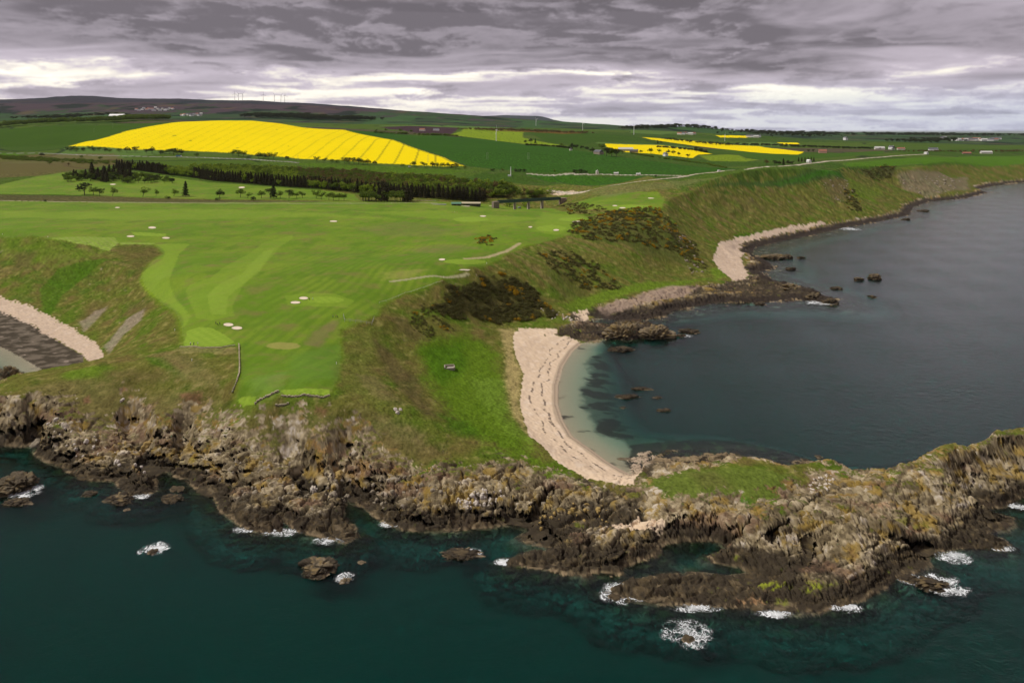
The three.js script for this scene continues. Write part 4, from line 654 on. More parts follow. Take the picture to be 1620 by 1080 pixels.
for (const [px, py, hp, label] of [[264, 315, 6, 'dark bush on the bank before the hawthorns'], [345, 317, 6, 'dark bush under the round topped tree'], [401, 317, 8, 'rounded dark bush on the bank below the hawthorn'], [70, 319, 4, 'low dark bush beside the gravel track']]) { const p = spot(px, py); tree('darkbush', p, metres(hp, p), label, 'bushes on the bank', 1.2); }
// groves and the long wood
function grove(pix, n, pick, label, group, gap, seed) {
  const A = area(pix), r = rng(seed), put = []; let tries = 0;
  while (put.length < n && tries++ < n * 60) { const x = mix(A.box[0], A.box[2], r()), d = mix(A.box[1], A.box[3], r()); if (polyDist(A.poly, x, d) < 0 || put.some(([a, b]) => (a - x) ** 2 + (b - d) ** 2 < gap * gap)) continue; put.push([x, d]); }
  for (const [x, d] of put) { const px = CX + x / d * F, [kind, h, st] = pick(px, r); tree(kind, onGround(x, d), h, label[kind] ?? label.any, group, st ?? 1); }
  return put.length;
}
grove([[86, 291], [120, 287], [200, 290], [275, 290], [262, 285], [200, 279], [150, 274], [105, 280]], 150, (px, r) => { const k = r(); return px < 215 && k < 0.35 ? ['spruce', 14 + 11 * r() * sst(80, 140, px), 1.5] : px < 140 && k > 0.8 ? ['mid', 10 + 3 * r(), 1.1] : [k < 0.75 ? 'mid' : 'darkleaf', 10 + 5 * r() * (1 - sst(200, 270, px)), 1.1]; },
  { spruce: 'dark spruce in the island grove between the two fairways', mid: 'green broadleaf in the island grove between the two fairways', darkleaf: 'dark broadleaf in the island grove between the two fairways' }, 'trees of the island grove', 3.4, 77);
grove([[568, 319.5], [650, 319.5], [652, 317], [568, 316]], 26, (px, r) => Math.abs(px - 605) < 8 || px > 638 ? ['spruce', 21 + 5 * r(), 1.3] : ['mid', 16 + 3 * r(), 1], { spruce: 'dark spruce in the block of trees beside the track', mid: 'green broadleaf in the block of trees beside the track' }, 'block of trees beside the track', 4, 78);
const FRONT = P([[184, 268], [225, 271], [262, 276], [300, 280], [340, 286], [420, 293], [500, 298], [555, 304], [600, 308], [650, 312], [700, 315], [770, 318]]);
{
  let len = [0]; for (let i = 1; i < FRONT.length; i++) len.push(len[i - 1] + Math.hypot(FRONT[i][0] - FRONT[i - 1][0], FRONT[i][1] - FRONT[i - 1][1]));
  const L = len.at(-1), along = (t) => { let i = 1; while (i < len.length - 1 && len[i] < t) i++; const u = clamp((t - len[i - 1]) / (len[i] - len[i - 1])); return [mix(FRONT[i - 1][0], FRONT[i][0], u), mix(FRONT[i - 1][1], FRONT[i][1], u)]; };
  const r = rng(515), LAB = { spruce: 'tall dark spruce in the long wood', mid: 'mid green broadleaf in the long wood', spring: 'bright spring green broadleaf in the long wood', brown: 'brownish bare-twigged tree in the long wood', darkleaf: 'dark rounded broadleaf in the long wood' };
  const pick = (px, row) => { const k = r(); if (row < 2) { if (px > 262 && px < 306) return k < 0.8 ? 'spring' : 'mid'; if (px > 488 && px < 515 && row === 0) return 'spring'; if (px > 525 && px < 600 && row === 0) return k < 0.55 ? 'spring' : k < 0.8 ? 'mid' : 'spruce'; return k < 0.94 ? 'spruce' : 'spring'; } if (px < 262) return 'spruce'; if (px < 480) return k < 0.65 ? 'spring' : 'mid'; if (px < 600) return k < 0.5 ? 'brown' : k < 0.8 ? 'darkleaf' : 'mid'; return k < 0.45 ? 'mid' : k < 0.8 ? 'spring' : 'brown'; };
  for (const [row, back, step] of [[0, 0, 7.5], [1, 9, 8], [2, 26, 12], [3, 48, 13]]) for (let t = 0; t < L; t += step * (0.75 + 0.5 * r())) {
    const [x, d] = along(t), px = CX + x / d * F, b = back + (r() - 0.5) * 5, kind = pick(px, row); if (px < 262 && row > 1) continue;
    const X = x * (1 + b / d), D = d + b; tree(kind, onGround(X, D), kind === 'spruce' ? 17 + 6 * r() : 12 + 6 * r() + (row > 1 ? 3 : 0), LAB[kind] + (px < 262 ? ' behind the island grove' : px < 400 ? ' up the slope from the lone fir' : px < 560 ? ' behind the evenly spaced row' : px < 660 ? ' behind the block by the track' : ' near the sheds'), 'trees of the long wood', kind === 'spruce' ? 1.25 : 1.05);
  }
  // the mass of the wood behind, filling the valley
  const wood = area([[300, 266], [400, 268], [500, 274], [560, 275], [650, 283], [720, 289], [800, 297], [850, 307], [860, 312], [800, 314], [700, 306], [600, 300], [480, 290], [330, 276]]);
  const at = [[], [], []]; for (let k = 0; k < 9000 && at[0].length + at[1].length + at[2].length < 1500; k++) { const x = mix(wood.box[0], wood.box[2], r()), d = mix(wood.box[1], wood.box[3], r()); if (polyDist(wood.poly, x, d) < 0) continue; const px = CX + x / d * F, q = r(); at[px < 470 ? (q < 0.6 ? 0 : 1) : px < 610 ? (q < 0.55 ? 2 : 1) : q < 0.45 ? 1 : q < 0.8 ? 0 : 2].push([x, d]); }
  [['spring', 'bright green'], ['mid', 'mid green'], ['brown', 'brownish']].forEach(([kind, word], i) => { const src = T[kind][0].children[1], im = new THREE.InstancedMesh(src.geometry, leafMat, at[i].length), m = new THREE.Matrix4(); at[i].forEach(([x, d], k) => { const s = 1.1 + 0.6 * r(); m.makeRotationY(r() * 6.28).scale(V(s, s, s)).setPosition(x, heightAt(x, d) - 1, -d); im.setMatrixAt(k, m); }); add(im, 'woodland_canopy', { kind: 'stuff', label: word + ' canopy of the mixed wood filling the burn valley', category: 'woodland' }); });
}
// hedgerow trees under the big yellow field and scattered over the farmland: [px, base py, height px, kind]
const HEDGE = [[112, 238, 7, 'darkbush'], [120, 239, 6, 'bush'], [131, 238, 5, 'darkbush'], [142, 237, 6, 'mid'], [148, 238, 5, 'darkbush'], [156, 238, 5, 'bush'], [165, 239, 5, 'darkbush'], [173, 240, 4, 'bush'], [188, 240, 5, 'bush'], [200, 241, 8, 'darkleaf'], [213, 241, 8, 'darkleaf'], [231, 242, 6, 'darkleaf'], [240, 242, 9, 'darkleaf'], [253, 243, 6, 'darkbush'], [262, 243, 7, 'mid'], [268, 243, 8, 'mid'], [274, 244, 9, 'darkleaf'], [280, 244, 8, 'mid'], [286, 244, 8, 'darkleaf'], [311, 246, 5, 'bush'], [368, 246, 9, 'mid'], [377, 247, 9, 'mid'], [385, 247, 8, 'mid'], [409, 250, 9, 'darkleaf'], [416, 250, 9, 'mid'], [424, 251, 9, 'darkleaf'], [432, 251, 9, 'mid'], [453, 251, 5, 'darkbush'], [501, 255, 7, 'mid'], [513, 256, 6, 'mid'], [525, 257, 5, 'bush'], [533, 257, 5, 'bush'], [545, 258, 8, 'mid'], [552, 259, 9, 'darkleaf'], [560, 259, 9, 'mid'], [567, 259, 9, 'darkleaf'], [574, 260, 9, 'mid'], [581, 260, 8, 'darkleaf'], [592, 260, 6, 'darkleaf'], [637, 262, 4, 'bush'], [655, 263, 8, 'mid'], [671, 264, 8, 'mid'], [684, 264, 8, 'darkleaf'], [692, 265, 7, 'mid'], [700, 265, 7, 'mid'], [708, 265, 7, 'mid'], [714, 265, 6, 'darkbush'], [721, 266, 7, 'darkleaf'], [735, 266, 4, 'bush']];
for (const [px, py, hp, kind] of HEDGE) { const p = spot(px, py + 0.8); tree(kind, p, metres(hp, p) * 1.35, { darkbush: 'dark bush in the hedgerow under the big rapeseed field', bush: 'green bush in the hedgerow under the big rapeseed field', mid: 'green tree in the hedgerow under the big rapeseed field', darkleaf: 'dark tree in the hedgerow under the big rapeseed field' }[kind], 'hedgerow below the big rapeseed field', 1.2); }
for (const [px, py, hp, kind, label] of [[780, 270, 5, 'darkbush', 'bush by the road west of the white mast'], [795, 270, 5, 'bush', 'greener bush by the road west of the white mast'], [815, 271, 6, 'darkbush', 'bush in the thicket beside the white mast'], [822, 271, 6, 'darkbush', 'bush in the thicket beside the white mast'], [830, 271, 6, 'darkbush', 'bush in the thicket beside the white mast'], [877, 271, 4, 'bush', 'single small bush on the crop field edge'], [910, 273, 7, 'darkbush', 'bush of the dark clump on the crop field edge'], [918, 273, 8, 'darkbush', 'bush of the dark clump on the crop field edge'], [925, 273, 6, 'darkbush', 'bush of the dark clump on the crop field edge'], [1038, 279, 4, 'darkbush', 'dark bush beside the road junction'],
  [832, 225, 5, 'darkbush', 'dark tuft by the striped pale field'], [840, 225, 8, 'darkleaf', 'dark tree by the striped pale field'], [847, 226, 8, 'fir', 'pointed tree by the striped pale field'], [888, 231, 7, 'bush', 'bush on the boundary west of the farm'],
  [905, 235, 11, 'darkleaf', 'tall dark tree at the west end of the farm belt'], [913, 235, 8, 'darkleaf', 'dark tree in the farm belt'], [921, 236, 7, 'darkleaf', 'dark tree in the farm belt'], [929, 237, 7, 'darkleaf', 'dark tree in the farm belt'], [938, 241, 9, 'darkleaf', 'dark tree beside the grey farm barn'], [952, 237, 12, 'mid', 'tree behind the grey farm barn'], [960, 247, 16, 'darkleaf', 'big dark tree in front of the farm steading'], [968, 247, 15, 'mid', 'big green tree in front of the farm steading'], [975, 247, 14, 'darkleaf', 'second big dark tree in front of the farm steading'], [985, 243, 8, 'mid', 'low tree before the white farm shed'], [1014, 242, 7, 'mid', 'small tree east of the white farm shed'], [1030, 242, 10, 'mid', 'round tree before the yellow field by the farm'], [1043, 242, 8, 'mid', 'second round tree before the yellow field by the farm'], [1058, 243, 8, 'darkleaf', 'dark round tree beside the white cottage'], [1066, 244, 8, 'darkleaf', 'dark round tree beside the white cottage'], [1074, 246, 7, 'darkleaf', 'dark round tree beside the white cottage'], [1088, 249, 7, 'darkleaf', 'lone dark tree at the yellow field corner'],
  [1041, 227, 6, 'fir', 'pointed tree between the two yellow fields'], [1046, 227, 5, 'darkleaf', 'dark tree between the two yellow fields'], [1102, 239, 9, 'darkleaf', 'dark tree of the clump between the yellow fields'], [1109, 239, 8, 'darkleaf', 'dark tree of the clump between the yellow fields'], [1117, 240, 7, 'brown', 'brown tree of the clump between the yellow fields'],
  [1213, 260, 9, 'brown', 'brown tree left of the roadside pines'], [1226, 261, 9, 'darkleaf', 'dark tree of the clump above the coast road'], [1233, 261, 8, 'darkleaf', 'dark tree of the clump above the coast road'], [1240, 261, 11, 'fir', 'pointed tree of the clump above the coast road'], [1247, 261, 9, 'darkleaf', 'dark tree of the clump above the coast road'], [1253, 261, 7, 'darkleaf', 'dark tree of the clump above the coast road'],
  ...[1264, 1269, 1274, 1279, 1284, 1288].map((x) => [x, 255.5, 8, 'spruce', 'slim pine in the straight row above the coast road']), [1280, 240, 5, 'darkleaf', 'dark tree beside the pink house'], [1287, 240, 5, 'darkleaf', 'dark tree beside the pink house'], [1400, 262, 5, 'bush', 'bush on the far cliff top'], [595, 207, 5, 'mid', 'bush at the corner of the brown ploughed field'], [610, 207, 6, 'mid', 'bush at the corner of the brown ploughed field'], [633, 208, 7, 'mid', 'rounded bush at the edge of the brown ploughed field'], [650, 209, 6, 'mid', 'rounded bush at the edge of the brown ploughed field'],
  [65, 247, 8, 'darkleaf', 'dark tree by the white van on the main road'], [128, 249, 5, 'bush', 'bush below the main road'], [158, 252, 6, 'bush', 'bigger bush below the main road'], [78, 260, 7, 'mid', 'green bushy tree on the bracken slope'], [108, 262, 6, 'brown', 'brown bushy tree on the bracken slope'], [830, 326, 10, 'springbush', 'bright green bush under the viaduct'], [806, 326, 11, 'springbush', 'bright round bush at the viaduct end'], [872, 305, 10, 'springbush', 'bright bush beside the viaduct abutment'], [858, 306, 12, 'springbush', 'large bright bush behind the viaduct'],
]) { const p = spot(px, py + 0.6); tree(kind, p, metres(hp, p), label, label.startsWith('bush of') || label.includes('clump') || label.includes('row') || label.includes('belt') ? label.replace(/^\S+ /, '') : 'farmland trees and bushes', kind === 'spruce' ? 1.1 : 1.15); }
function strip(pix, n, kind, hp, label, seed, wide = 6) {  // hedges and far shelter belts that read as one mass
  const pts = P(pix), r = rng(seed), src = T[kind][0].children[1], base = kind.includes('bush') ? 3 : 10, im = new THREE.InstancedMesh(src.geometry, leafMat, n), m = new THREE.Matrix4(); let len = [0]; for (let i = 1; i < pts.length; i++) len.push(len[i - 1] + Math.hypot(pts[i][0] - pts[i - 1][0], pts[i][1] - pts[i - 1][1]));
  for (let k = 0; k < n; k++) { const t = r() * len.at(-1); let i = 1; while (i < len.length - 1 && len[i] < t) i++; const u = (t - len[i - 1]) / (len[i] - len[i - 1] || 1), x = mix(pts[i - 1][0], pts[i][0], u) + (r() - 0.5) * wide, d = mix(pts[i - 1][1], pts[i][1], u) + (r() - 0.5) * wide; const s = hp * d / F / base * (0.6 + 0.6 * r()); m.makeRotationY(r() * 6.28).scale(V(s * 1.3, s, s * 1.3)).setPosition(x, heightAt(x, d) - 0.3, -d); im.setMatrixAt(k, m); }
  add(im, kind.includes('bush') ? 'hedgerow' : 'shelter_belt', { kind: 'stuff', label, category: kind.includes('bush') ? 'hedge' : 'woodland' });
}
strip([[0, 201], [60, 196], [140, 194], [185, 193], [260, 190]], 420, 'mid', 9, 'long green shelter belt beyond the dark crop field', 1, 90);
strip([[400, 186], [470, 188], [530, 190], [585, 190]], 300, 'darkleaf', 8, 'dark forestry belt above the big rapeseed field', 2, 200);
strip([[1000, 243], [1060, 252], [1120, 259], [1150, 266]], 130, 'bush', 3.2, 'hedge running down from the farm to the coast road', 3, 5);
strip([[830, 229], [880, 232], [905, 235]], 60, 'darkbush', 3.5, 'dark hedge west of the farm belt', 4, 6);
strip([[735, 206], [800, 207], [860, 210], [925, 212]], 260, 'brown', 5, 'rust brown scrub belt along the field tops', 5, 120);
strip([[1060, 222], [1130, 228], [1230, 231], [1330, 235], [1400, 236]], 300, 'darkleaf', 4, 'dark shelter belt beyond the yellow strip', 6, 90);
strip([[1440, 226], [1470, 224], [1500, 223]], 90, 'darkleaf', 6, 'dark copse beside the white town', 7, 180);
strip([[1040, 233], [1100, 238], [1120, 241]], 50, 'darkbush', 4, 'hedge between the two yellow fields', 8, 6);
strip([[590, 209], [640, 211], [670, 213], [726, 216]], 90, 'bush', 4, 'scrubby hedge under the brown ploughed field', 9, 10);
strip([[1420, 240], [1500, 240], [1570, 241], [1620, 240]], 130, 'brown', 3.5, 'brown scrub line before the far fields', 10, 30);
strip([[0, 249], [60, 252], [120, 256], [180, 258]], 200, 'bush', 5, 'scrub on the bracken slope below the main road', 11, 60);
strip([[1000, 204], [1050, 201], [1080, 200.5], [1110, 203], [1125, 205]], 220, 'darkleaf', 5, 'dark wood crowning the middle ridge', 12, 200);
strip([[1180, 213], [1300, 212], [1420, 214], [1500, 213.5], [1620, 215]], 500, 'darkleaf', 4.5, 'dark woods along the far horizon', 13, 500);
strip([[60, 187], [110, 184], [150, 182], [180, 184]], 160, 'darkleaf', 5, 'dark plantation below the blue hill', 14, 250);

// ───────────── rocks standing in the sea, boulders, foam ─────────────
const wetRock = new THREE.MeshPhysicalMaterial({ vertexColors: true, roughness: 0.75, specularIntensity: 0.4, bumpMap: rockBump, bumpScale: 0.25 });
function rockShape(seed, w, h, l, wet = 1, detail = 13) {  // a craggy lump: h above its base line at y = 0, and a root below it
  const g0 = new THREE.IcosahedronGeometry(1, detail); g0.deleteAttribute('uv'); g0.deleteAttribute('normal'); const g = mergeVertices(g0, 1e-4), p = g.attributes.position, c = [], uv = [], o = seed * 13.7, tilt = (hash2(seed, 5) - 0.5) * 0.7;
  for (let i = 0; i < p.count; i++) {
    let x = p.getX(i), y = p.getY(i), z = p.getZ(i); const ax = x * w / 2, az = z * l / 2, ay = y * h;
    const m = Math.max(1.0, Math.min(w, l) / 3.4), U = 0.95 * ax + 0.3 * az, Bb = -0.12 * ax + 0.8 * ay + 0.55 * az, Vv = -0.28 * ax - 0.58 * ay + 0.77 * az;
    voro3(U / m / 1.3 + o, Bb / m / 0.7, Vv / m); let q = 0.42 * (HV[vId] - 0.5) - 0.26 * (1 - sst(0.02, 0.14, vF2 - vF1)) + 0.35 * (vX * (HV[vId + 31] - 0.5) + vY * (HV[vId + 57] - 0.8)), tint = HV[vId + 11];
    voro3(U / m * 2.4 + o, Bb / m * 4, Vv / m * 2.4); q += 0.16 * (HV[vId] - 0.5) - 0.10 * (1 - sst(0.02, 0.2, vF2 - vF1)); tint = 0.6 * tint + 0.4 * HV[vId + 11]; q += 0.25 * n3(x * 1.2 + o, y, z * 1.2);
    const k = 1 + q; y = y > 0 ? Math.pow(y, 0.8) : y; x *= k; z *= k; y = y * (0.9 + 0.7 * q) + tilt * x * (y > 0 ? 1 : 0) * 0.5;
    const Y = y > 0 ? y * h : y * Math.min(h * 0.8 + 0.6, 3); p.setXYZ(i, x * w / 2, Y, z * l / 2);
    const n = fbm3(ax / 1.7 + o, ay / 1.2, az / 1.7, 3), n1 = 1.6 * (tint - 0.5), dry = sst(1.1, 2.2, Y + n * 0.9 + 0.3 * n1) * wet;
    put(C(0.045, 0.034, 0.021)); blend(C(0.10, 0.072, 0.036), 0.6 * sst(-0.1, 0.4, n)); blend(C(0.20, 0.155, 0.092), dry); blend(C(0.27, 0.18, 0.05), dry * 0.6 * sst(0.1, 0.4, n)); blend(C(0.34, 0.28, 0.19), dry * 0.6 * sst(0.3, 0.6, n1));
    blend(C(0.25, 0.19, 0.115), 0.8 * (1 - sst(0.18, 0.42, Math.abs(Y + 0.08 * n)))); c.push(...col); uv.push(p.getX(i) / 6, (p.getZ(i) + Y) / 6);
  }
  g.setAttribute('color', new THREE.Float32BufferAttribute(c, 3)); g.setAttribute('uv', new THREE.Float32BufferAttribute(uv, 2)); g.computeVertexNormals(); return g;
}
// [px, py of the waterline, width px, height px, label, dryness, depth factor]
const ROCKS = [
  [10, 781, 66, 46, 'large dark wedge of rock off the headland with a pale ledge', 0.3, 0.8], [20, 800, 46, 12, 'low flat slab lying just off the dark rock wedge', 0.5, 0.5], [138, 785, 24, 11, 'small brown rock awash between headland and slab', 0.4, 0.8], [181, 797, 48, 15, 'pale edged slab standing off the headland inlet', 0.6, 0.7], [199, 808, 9, 4, 'tiny knob of rock below the pale edged slab', 0.6, 0.9], [268, 793, 36, 12, 'pointed pale rock awash by the green inlet', 0.6, 0.7], [276, 777, 22, 6, 'low rounded rock at the mouth of the green inlet', 0.4, 0.8],
  [240, 876, 17, 9, 'small brown rock ringed by white surf', 0.1, 0.8], [501, 911, 66, 27, 'lone jagged rock standing clear in the dark water', 0.6, 0.75], [572, 892, 12, 5, 'orange tinted tip of rock beside the jagged rock', 0.8, 0.9], [727, 884, 60, 11, 'long low brown rock with surf at its end', 0.2, 0.5], [545, 922, 18, 5, 'dark rock barely breaking the surface in foam', 0, 0.8], [1092, 1016, 20, 9, 'dark rock in the middle of the wide surf patch', 0, 0.8], [1486, 935, 58, 20, 'brown rock with surf curling round it off the point', 0.4, 0.7], [1442, 922, 30, 12, 'rounded rock joining the point to the surf rock', 0.3, 0.8], [975, 948, 26, 7, 'brown rock in the surf at the reef tip', 0.1, 0.7],
  [985, 556, 40, 6, 'flat weedy rock in the bay before the rock stacks', 0, 0.5], [1090, 527, 32, 5, 'flat dark skerry off the end of the rock stacks', 0, 0.6], [1079, 533, 14, 4, 'small dark skerry touching the flat skerry', 0, 0.8], [1362, 444, 16, 6, 'left half of the twin rocks out in the bay', 0.3, 0.8], [1386, 442, 20, 8, 'right half of the twin rocks out in the bay', 0.3, 0.8], [1325, 458, 18, 4, 'low rock between the reef and the twin rocks', 0.2, 0.8], [1383, 471, 14, 4, 'little rock just below the twin rocks', 0.2, 0.8],
  [995, 630, 34, 5, 'longest weedy rock awash in the inner bay', 0, 0.45], [1018, 617, 30, 4, 'thin weedy rock awash behind the longest one', 0, 0.4], [1053, 651, 22, 4, 'small weedy rock awash in the inner bay', 0, 0.5], [986, 646, 9, 3, 'pea sized weedy rock awash in the inner bay', 0, 0.8], [1040, 630, 16, 3, 'faint weedy rock beside the longest one', 0, 0.5], [1276, 730, 13, 6, 'dark knob behind the grassy neck', 0, 0.8], [1298, 725, 13, 5, 'second dark knob behind the grassy neck', 0, 0.8],
  [1228, 410, 32, 8, 'brown topped skerry off the north beach', 0.5, 0.7], [1247, 409, 18, 6, 'middle skerry of the three off the north beach', 0.2, 0.7], [1270, 409, 12, 4, 'outermost skerry of the three off the north beach', 0, 0.8], [1253, 427, 16, 4, 'flat skerry beside the tidal reef', 0, 0.6], [1316, 481, 22, 8, 'dark block at the end of the tidal reef', 0.1, 0.8], [1290, 474, 30, 10, 'knobbly rock on the tidal reef end', 0.3, 0.8], [1255, 462, 34, 12, 'largest rounded rock on the tidal reef', 0.6, 0.8], [1437, 348, 14, 3, 'tiny far skerry beneath the north cliffs', 0, 0.7], [1464, 335, 18, 3, 'flat far skerry beneath the north cliffs', 0, 0.7], [1203, 482, 18, 3, 'low rock before the tidal reef', 0, 0.7],
  [1022, 752, 36, 4, 'weedy ledge at the foot of the beach end', 0, 0.5], [1062, 749, 46, 4, 'weedy ledge under the grassy neck knoll', 0, 0.5], [1108, 746, 42, 4, 'weedy ledge behind the middle of the neck', 0, 0.5], [1150, 742, 40, 4, 'weedy ledge behind the neck shoulder', 0, 0.5], [1190, 738, 30, 4, 'weedy ledge beside the dark knobs', 0, 0.5], [1035, 735, 40, 3, 'half sunk weedy rock off the beach end', 0, 0.4], [1085, 730, 44, 3, 'half sunk weedy rock off the neck knoll', 0, 0.4], [990, 728, 26, 3, 'half sunk weedy rock off the beach curve', 0, 0.4], [1130, 728, 30, 3, 'half sunk weedy rock off the neck shoulder', 0, 0.4],
  [984, 537, 58, 27, 'larger blocky sea stack at the end of the rock spit', 0.9, 0.5], [1038, 536, 54, 24, 'outer blocky sea stack beyond the narrow gap', 0.9, 0.5], [6, 612, 40, 36, 'rusty pointed stack in the weedy cove', 0.8, 0.8],
];
ROCKS.forEach(([px, py, wp, hp, label, dry, depth], i) => {
  const [x, d] = sea(px, py), k = d / F, w = wp * k, h = hp * k * (d < 320 ? 0.42 : d < 450 ? 0.8 : 1), m = new THREE.Mesh(rockShape(i + 3, w, h, w * depth * (wp < 20 ? 1 : 0.9), dry, wp > 30 ? 22 : 12), wetRock);
  m.position.set(x, -0.05, -(d + w * depth * 0.35)); m.rotation.y = 0.25 * n2(i * 3.1, 7); add(m, 'sea_rock', { label, category: 'rock', group: 'rocks standing in the sea' });
});
{ // pale boulders heaped on the shore, and single blocks
  const r = rng(99), shapes = [1, 2, 3, 4].map((s) => rockShape(40 + s, 1, 0.55, 1, 2, 4)), pale = new THREE.MeshPhysicalMaterial({ color: new THREE.Color().setRGB(0.52, 0.46, 0.39), roughness: 0.9, specularIntensity: 0.2 }), grey = std(0.24, 0.20, 0.14, 0.9), ochre = std(0.32, 0.22, 0.07, 0.9);
  const heap = (pix, n, lo, hi, m, label, group, name = 'boulder') => { const A = area(pix); let k = 0, t = 0; while (k < n && t++ < 4000) { const x = mix(A.box[0], A.box[2], r()), d = mix(A.box[1], A.box[3], r()); if (polyDist(A.poly, x, d) < 0) continue; k++; const o = new THREE.Mesh(shapes[Math.floor(r() * 4)], m), s = mix(lo, hi, r() * r()); o.scale.set(s * (0.8 + 0.6 * r()), s, s); o.rotation.set(0.5 * (r() - 0.5), r() * 6.28, 0.5 * (r() - 0.5)); o.position.set(x, heightAt(x, d) - 0.12 * s, -d); add(o, name, { label, category: name === 'boulder' ? 'boulder' : 'outcrop', group }); } };
  heap([[718, 790], [735, 782], [790, 778], [800, 785], [760, 800], [735, 805]], 60, 0.7, 2.2, pale, 'pale angular boulder in the heap among the near rocks', 'heap of pale boulders');
  heap([[1280, 765], [1300, 752], [1325, 752], [1310, 778], [1285, 780]], 45, 0.6, 1.6, pale, 'pale cobble in the gap of the peninsula neck', 'cobbles in the neck gap');
  heap([[60, 690], [150, 690], [240, 720], [230, 745], [120, 730]], 40, 0.8, 2.6, pale, 'pale block on the ledges below the left headland', 'blocks below the left headland');
  heap([[330, 740], [480, 745], [560, 775], [500, 800], [380, 785]], 55, 0.8, 2.8, grey, 'grey block fallen below the central cliff', 'blocks below the central cliff');
  heap([[560, 760], [700, 745], [720, 790], [600, 800]], 45, 0.8, 2.4, grey, 'grey block on the broken shore before the green hollow', 'blocks before the green hollow');
  heap([[840, 800], [960, 790], [960, 815], [850, 830]], 40, 0.6, 2.0, ochre, 'ochre lichened block beside the sand pocket', 'blocks beside the sand pocket');
  heap([[1055, 362], [1085, 372], [1105, 400], [1122, 428], [1098, 436], [1080, 405]], 55, 1.2, 5, grey, 'grey outcrop on the rocky knoll over the north beach', 'outcrops of the rocky knoll', 'rock_outcrop');
  heap([[1425, 285], [1470, 278], [1525, 288], [1510, 304], [1450, 308]], 60, 2.5, 8, grey, 'grey crag on the far northern cliff', 'crags of the far northern cliff', 'rock_outcrop');
  heap([[845, 478], [872, 486], [908, 506], [880, 508]], 30, 0.8, 3, pale, 'pale outcrop at the foot of the gorse slope', 'outcrops under the gorse slope', 'rock_outcrop');
  heap([[1300, 288], [1345, 286], [1352, 318], [1318, 322]], 30, 2, 6, grey, 'grey crag beside the dark far cleft', 'crags beside the far cleft', 'rock_outcrop');
  for (const [px, py, s, m, label] of [[497, 755, 4, pale, 'big white boulder alone below the ochre cliff'], [535, 738, 6, ochre, 'huge rounded ochre boulder in the cliff gully'], [235, 685, 6, ochre, 'tall upright boulder on the left cliff ledge'], [60, 690, 6, grey, 'round tower-like block beside the dark cleft'], [625, 648, 2.2, pale, 'left of three white stones on the headland turf'], [629, 652, 2.0, pale, 'middle of three white stones on the headland turf'], [633, 648, 1.8, pale, 'right of three white stones on the headland turf'], [193, 633, 2.6, pale, 'white stone at the head of the gully'], [860, 790, 3, grey, 'grey block at the foot of the narrow cleft']]) { const p = spot(px, py), o = new THREE.Mesh(shapes[Math.floor(r() * 4)], m); o.scale.set(s * 0.9, s, s * 0.8); o.rotation.y = r() * 6; o.position.copy(p); o.position.y -= 0.1 * s; add(o, 'boulder', { label, category: 'boulder', group: 'single boulders' }); }
}
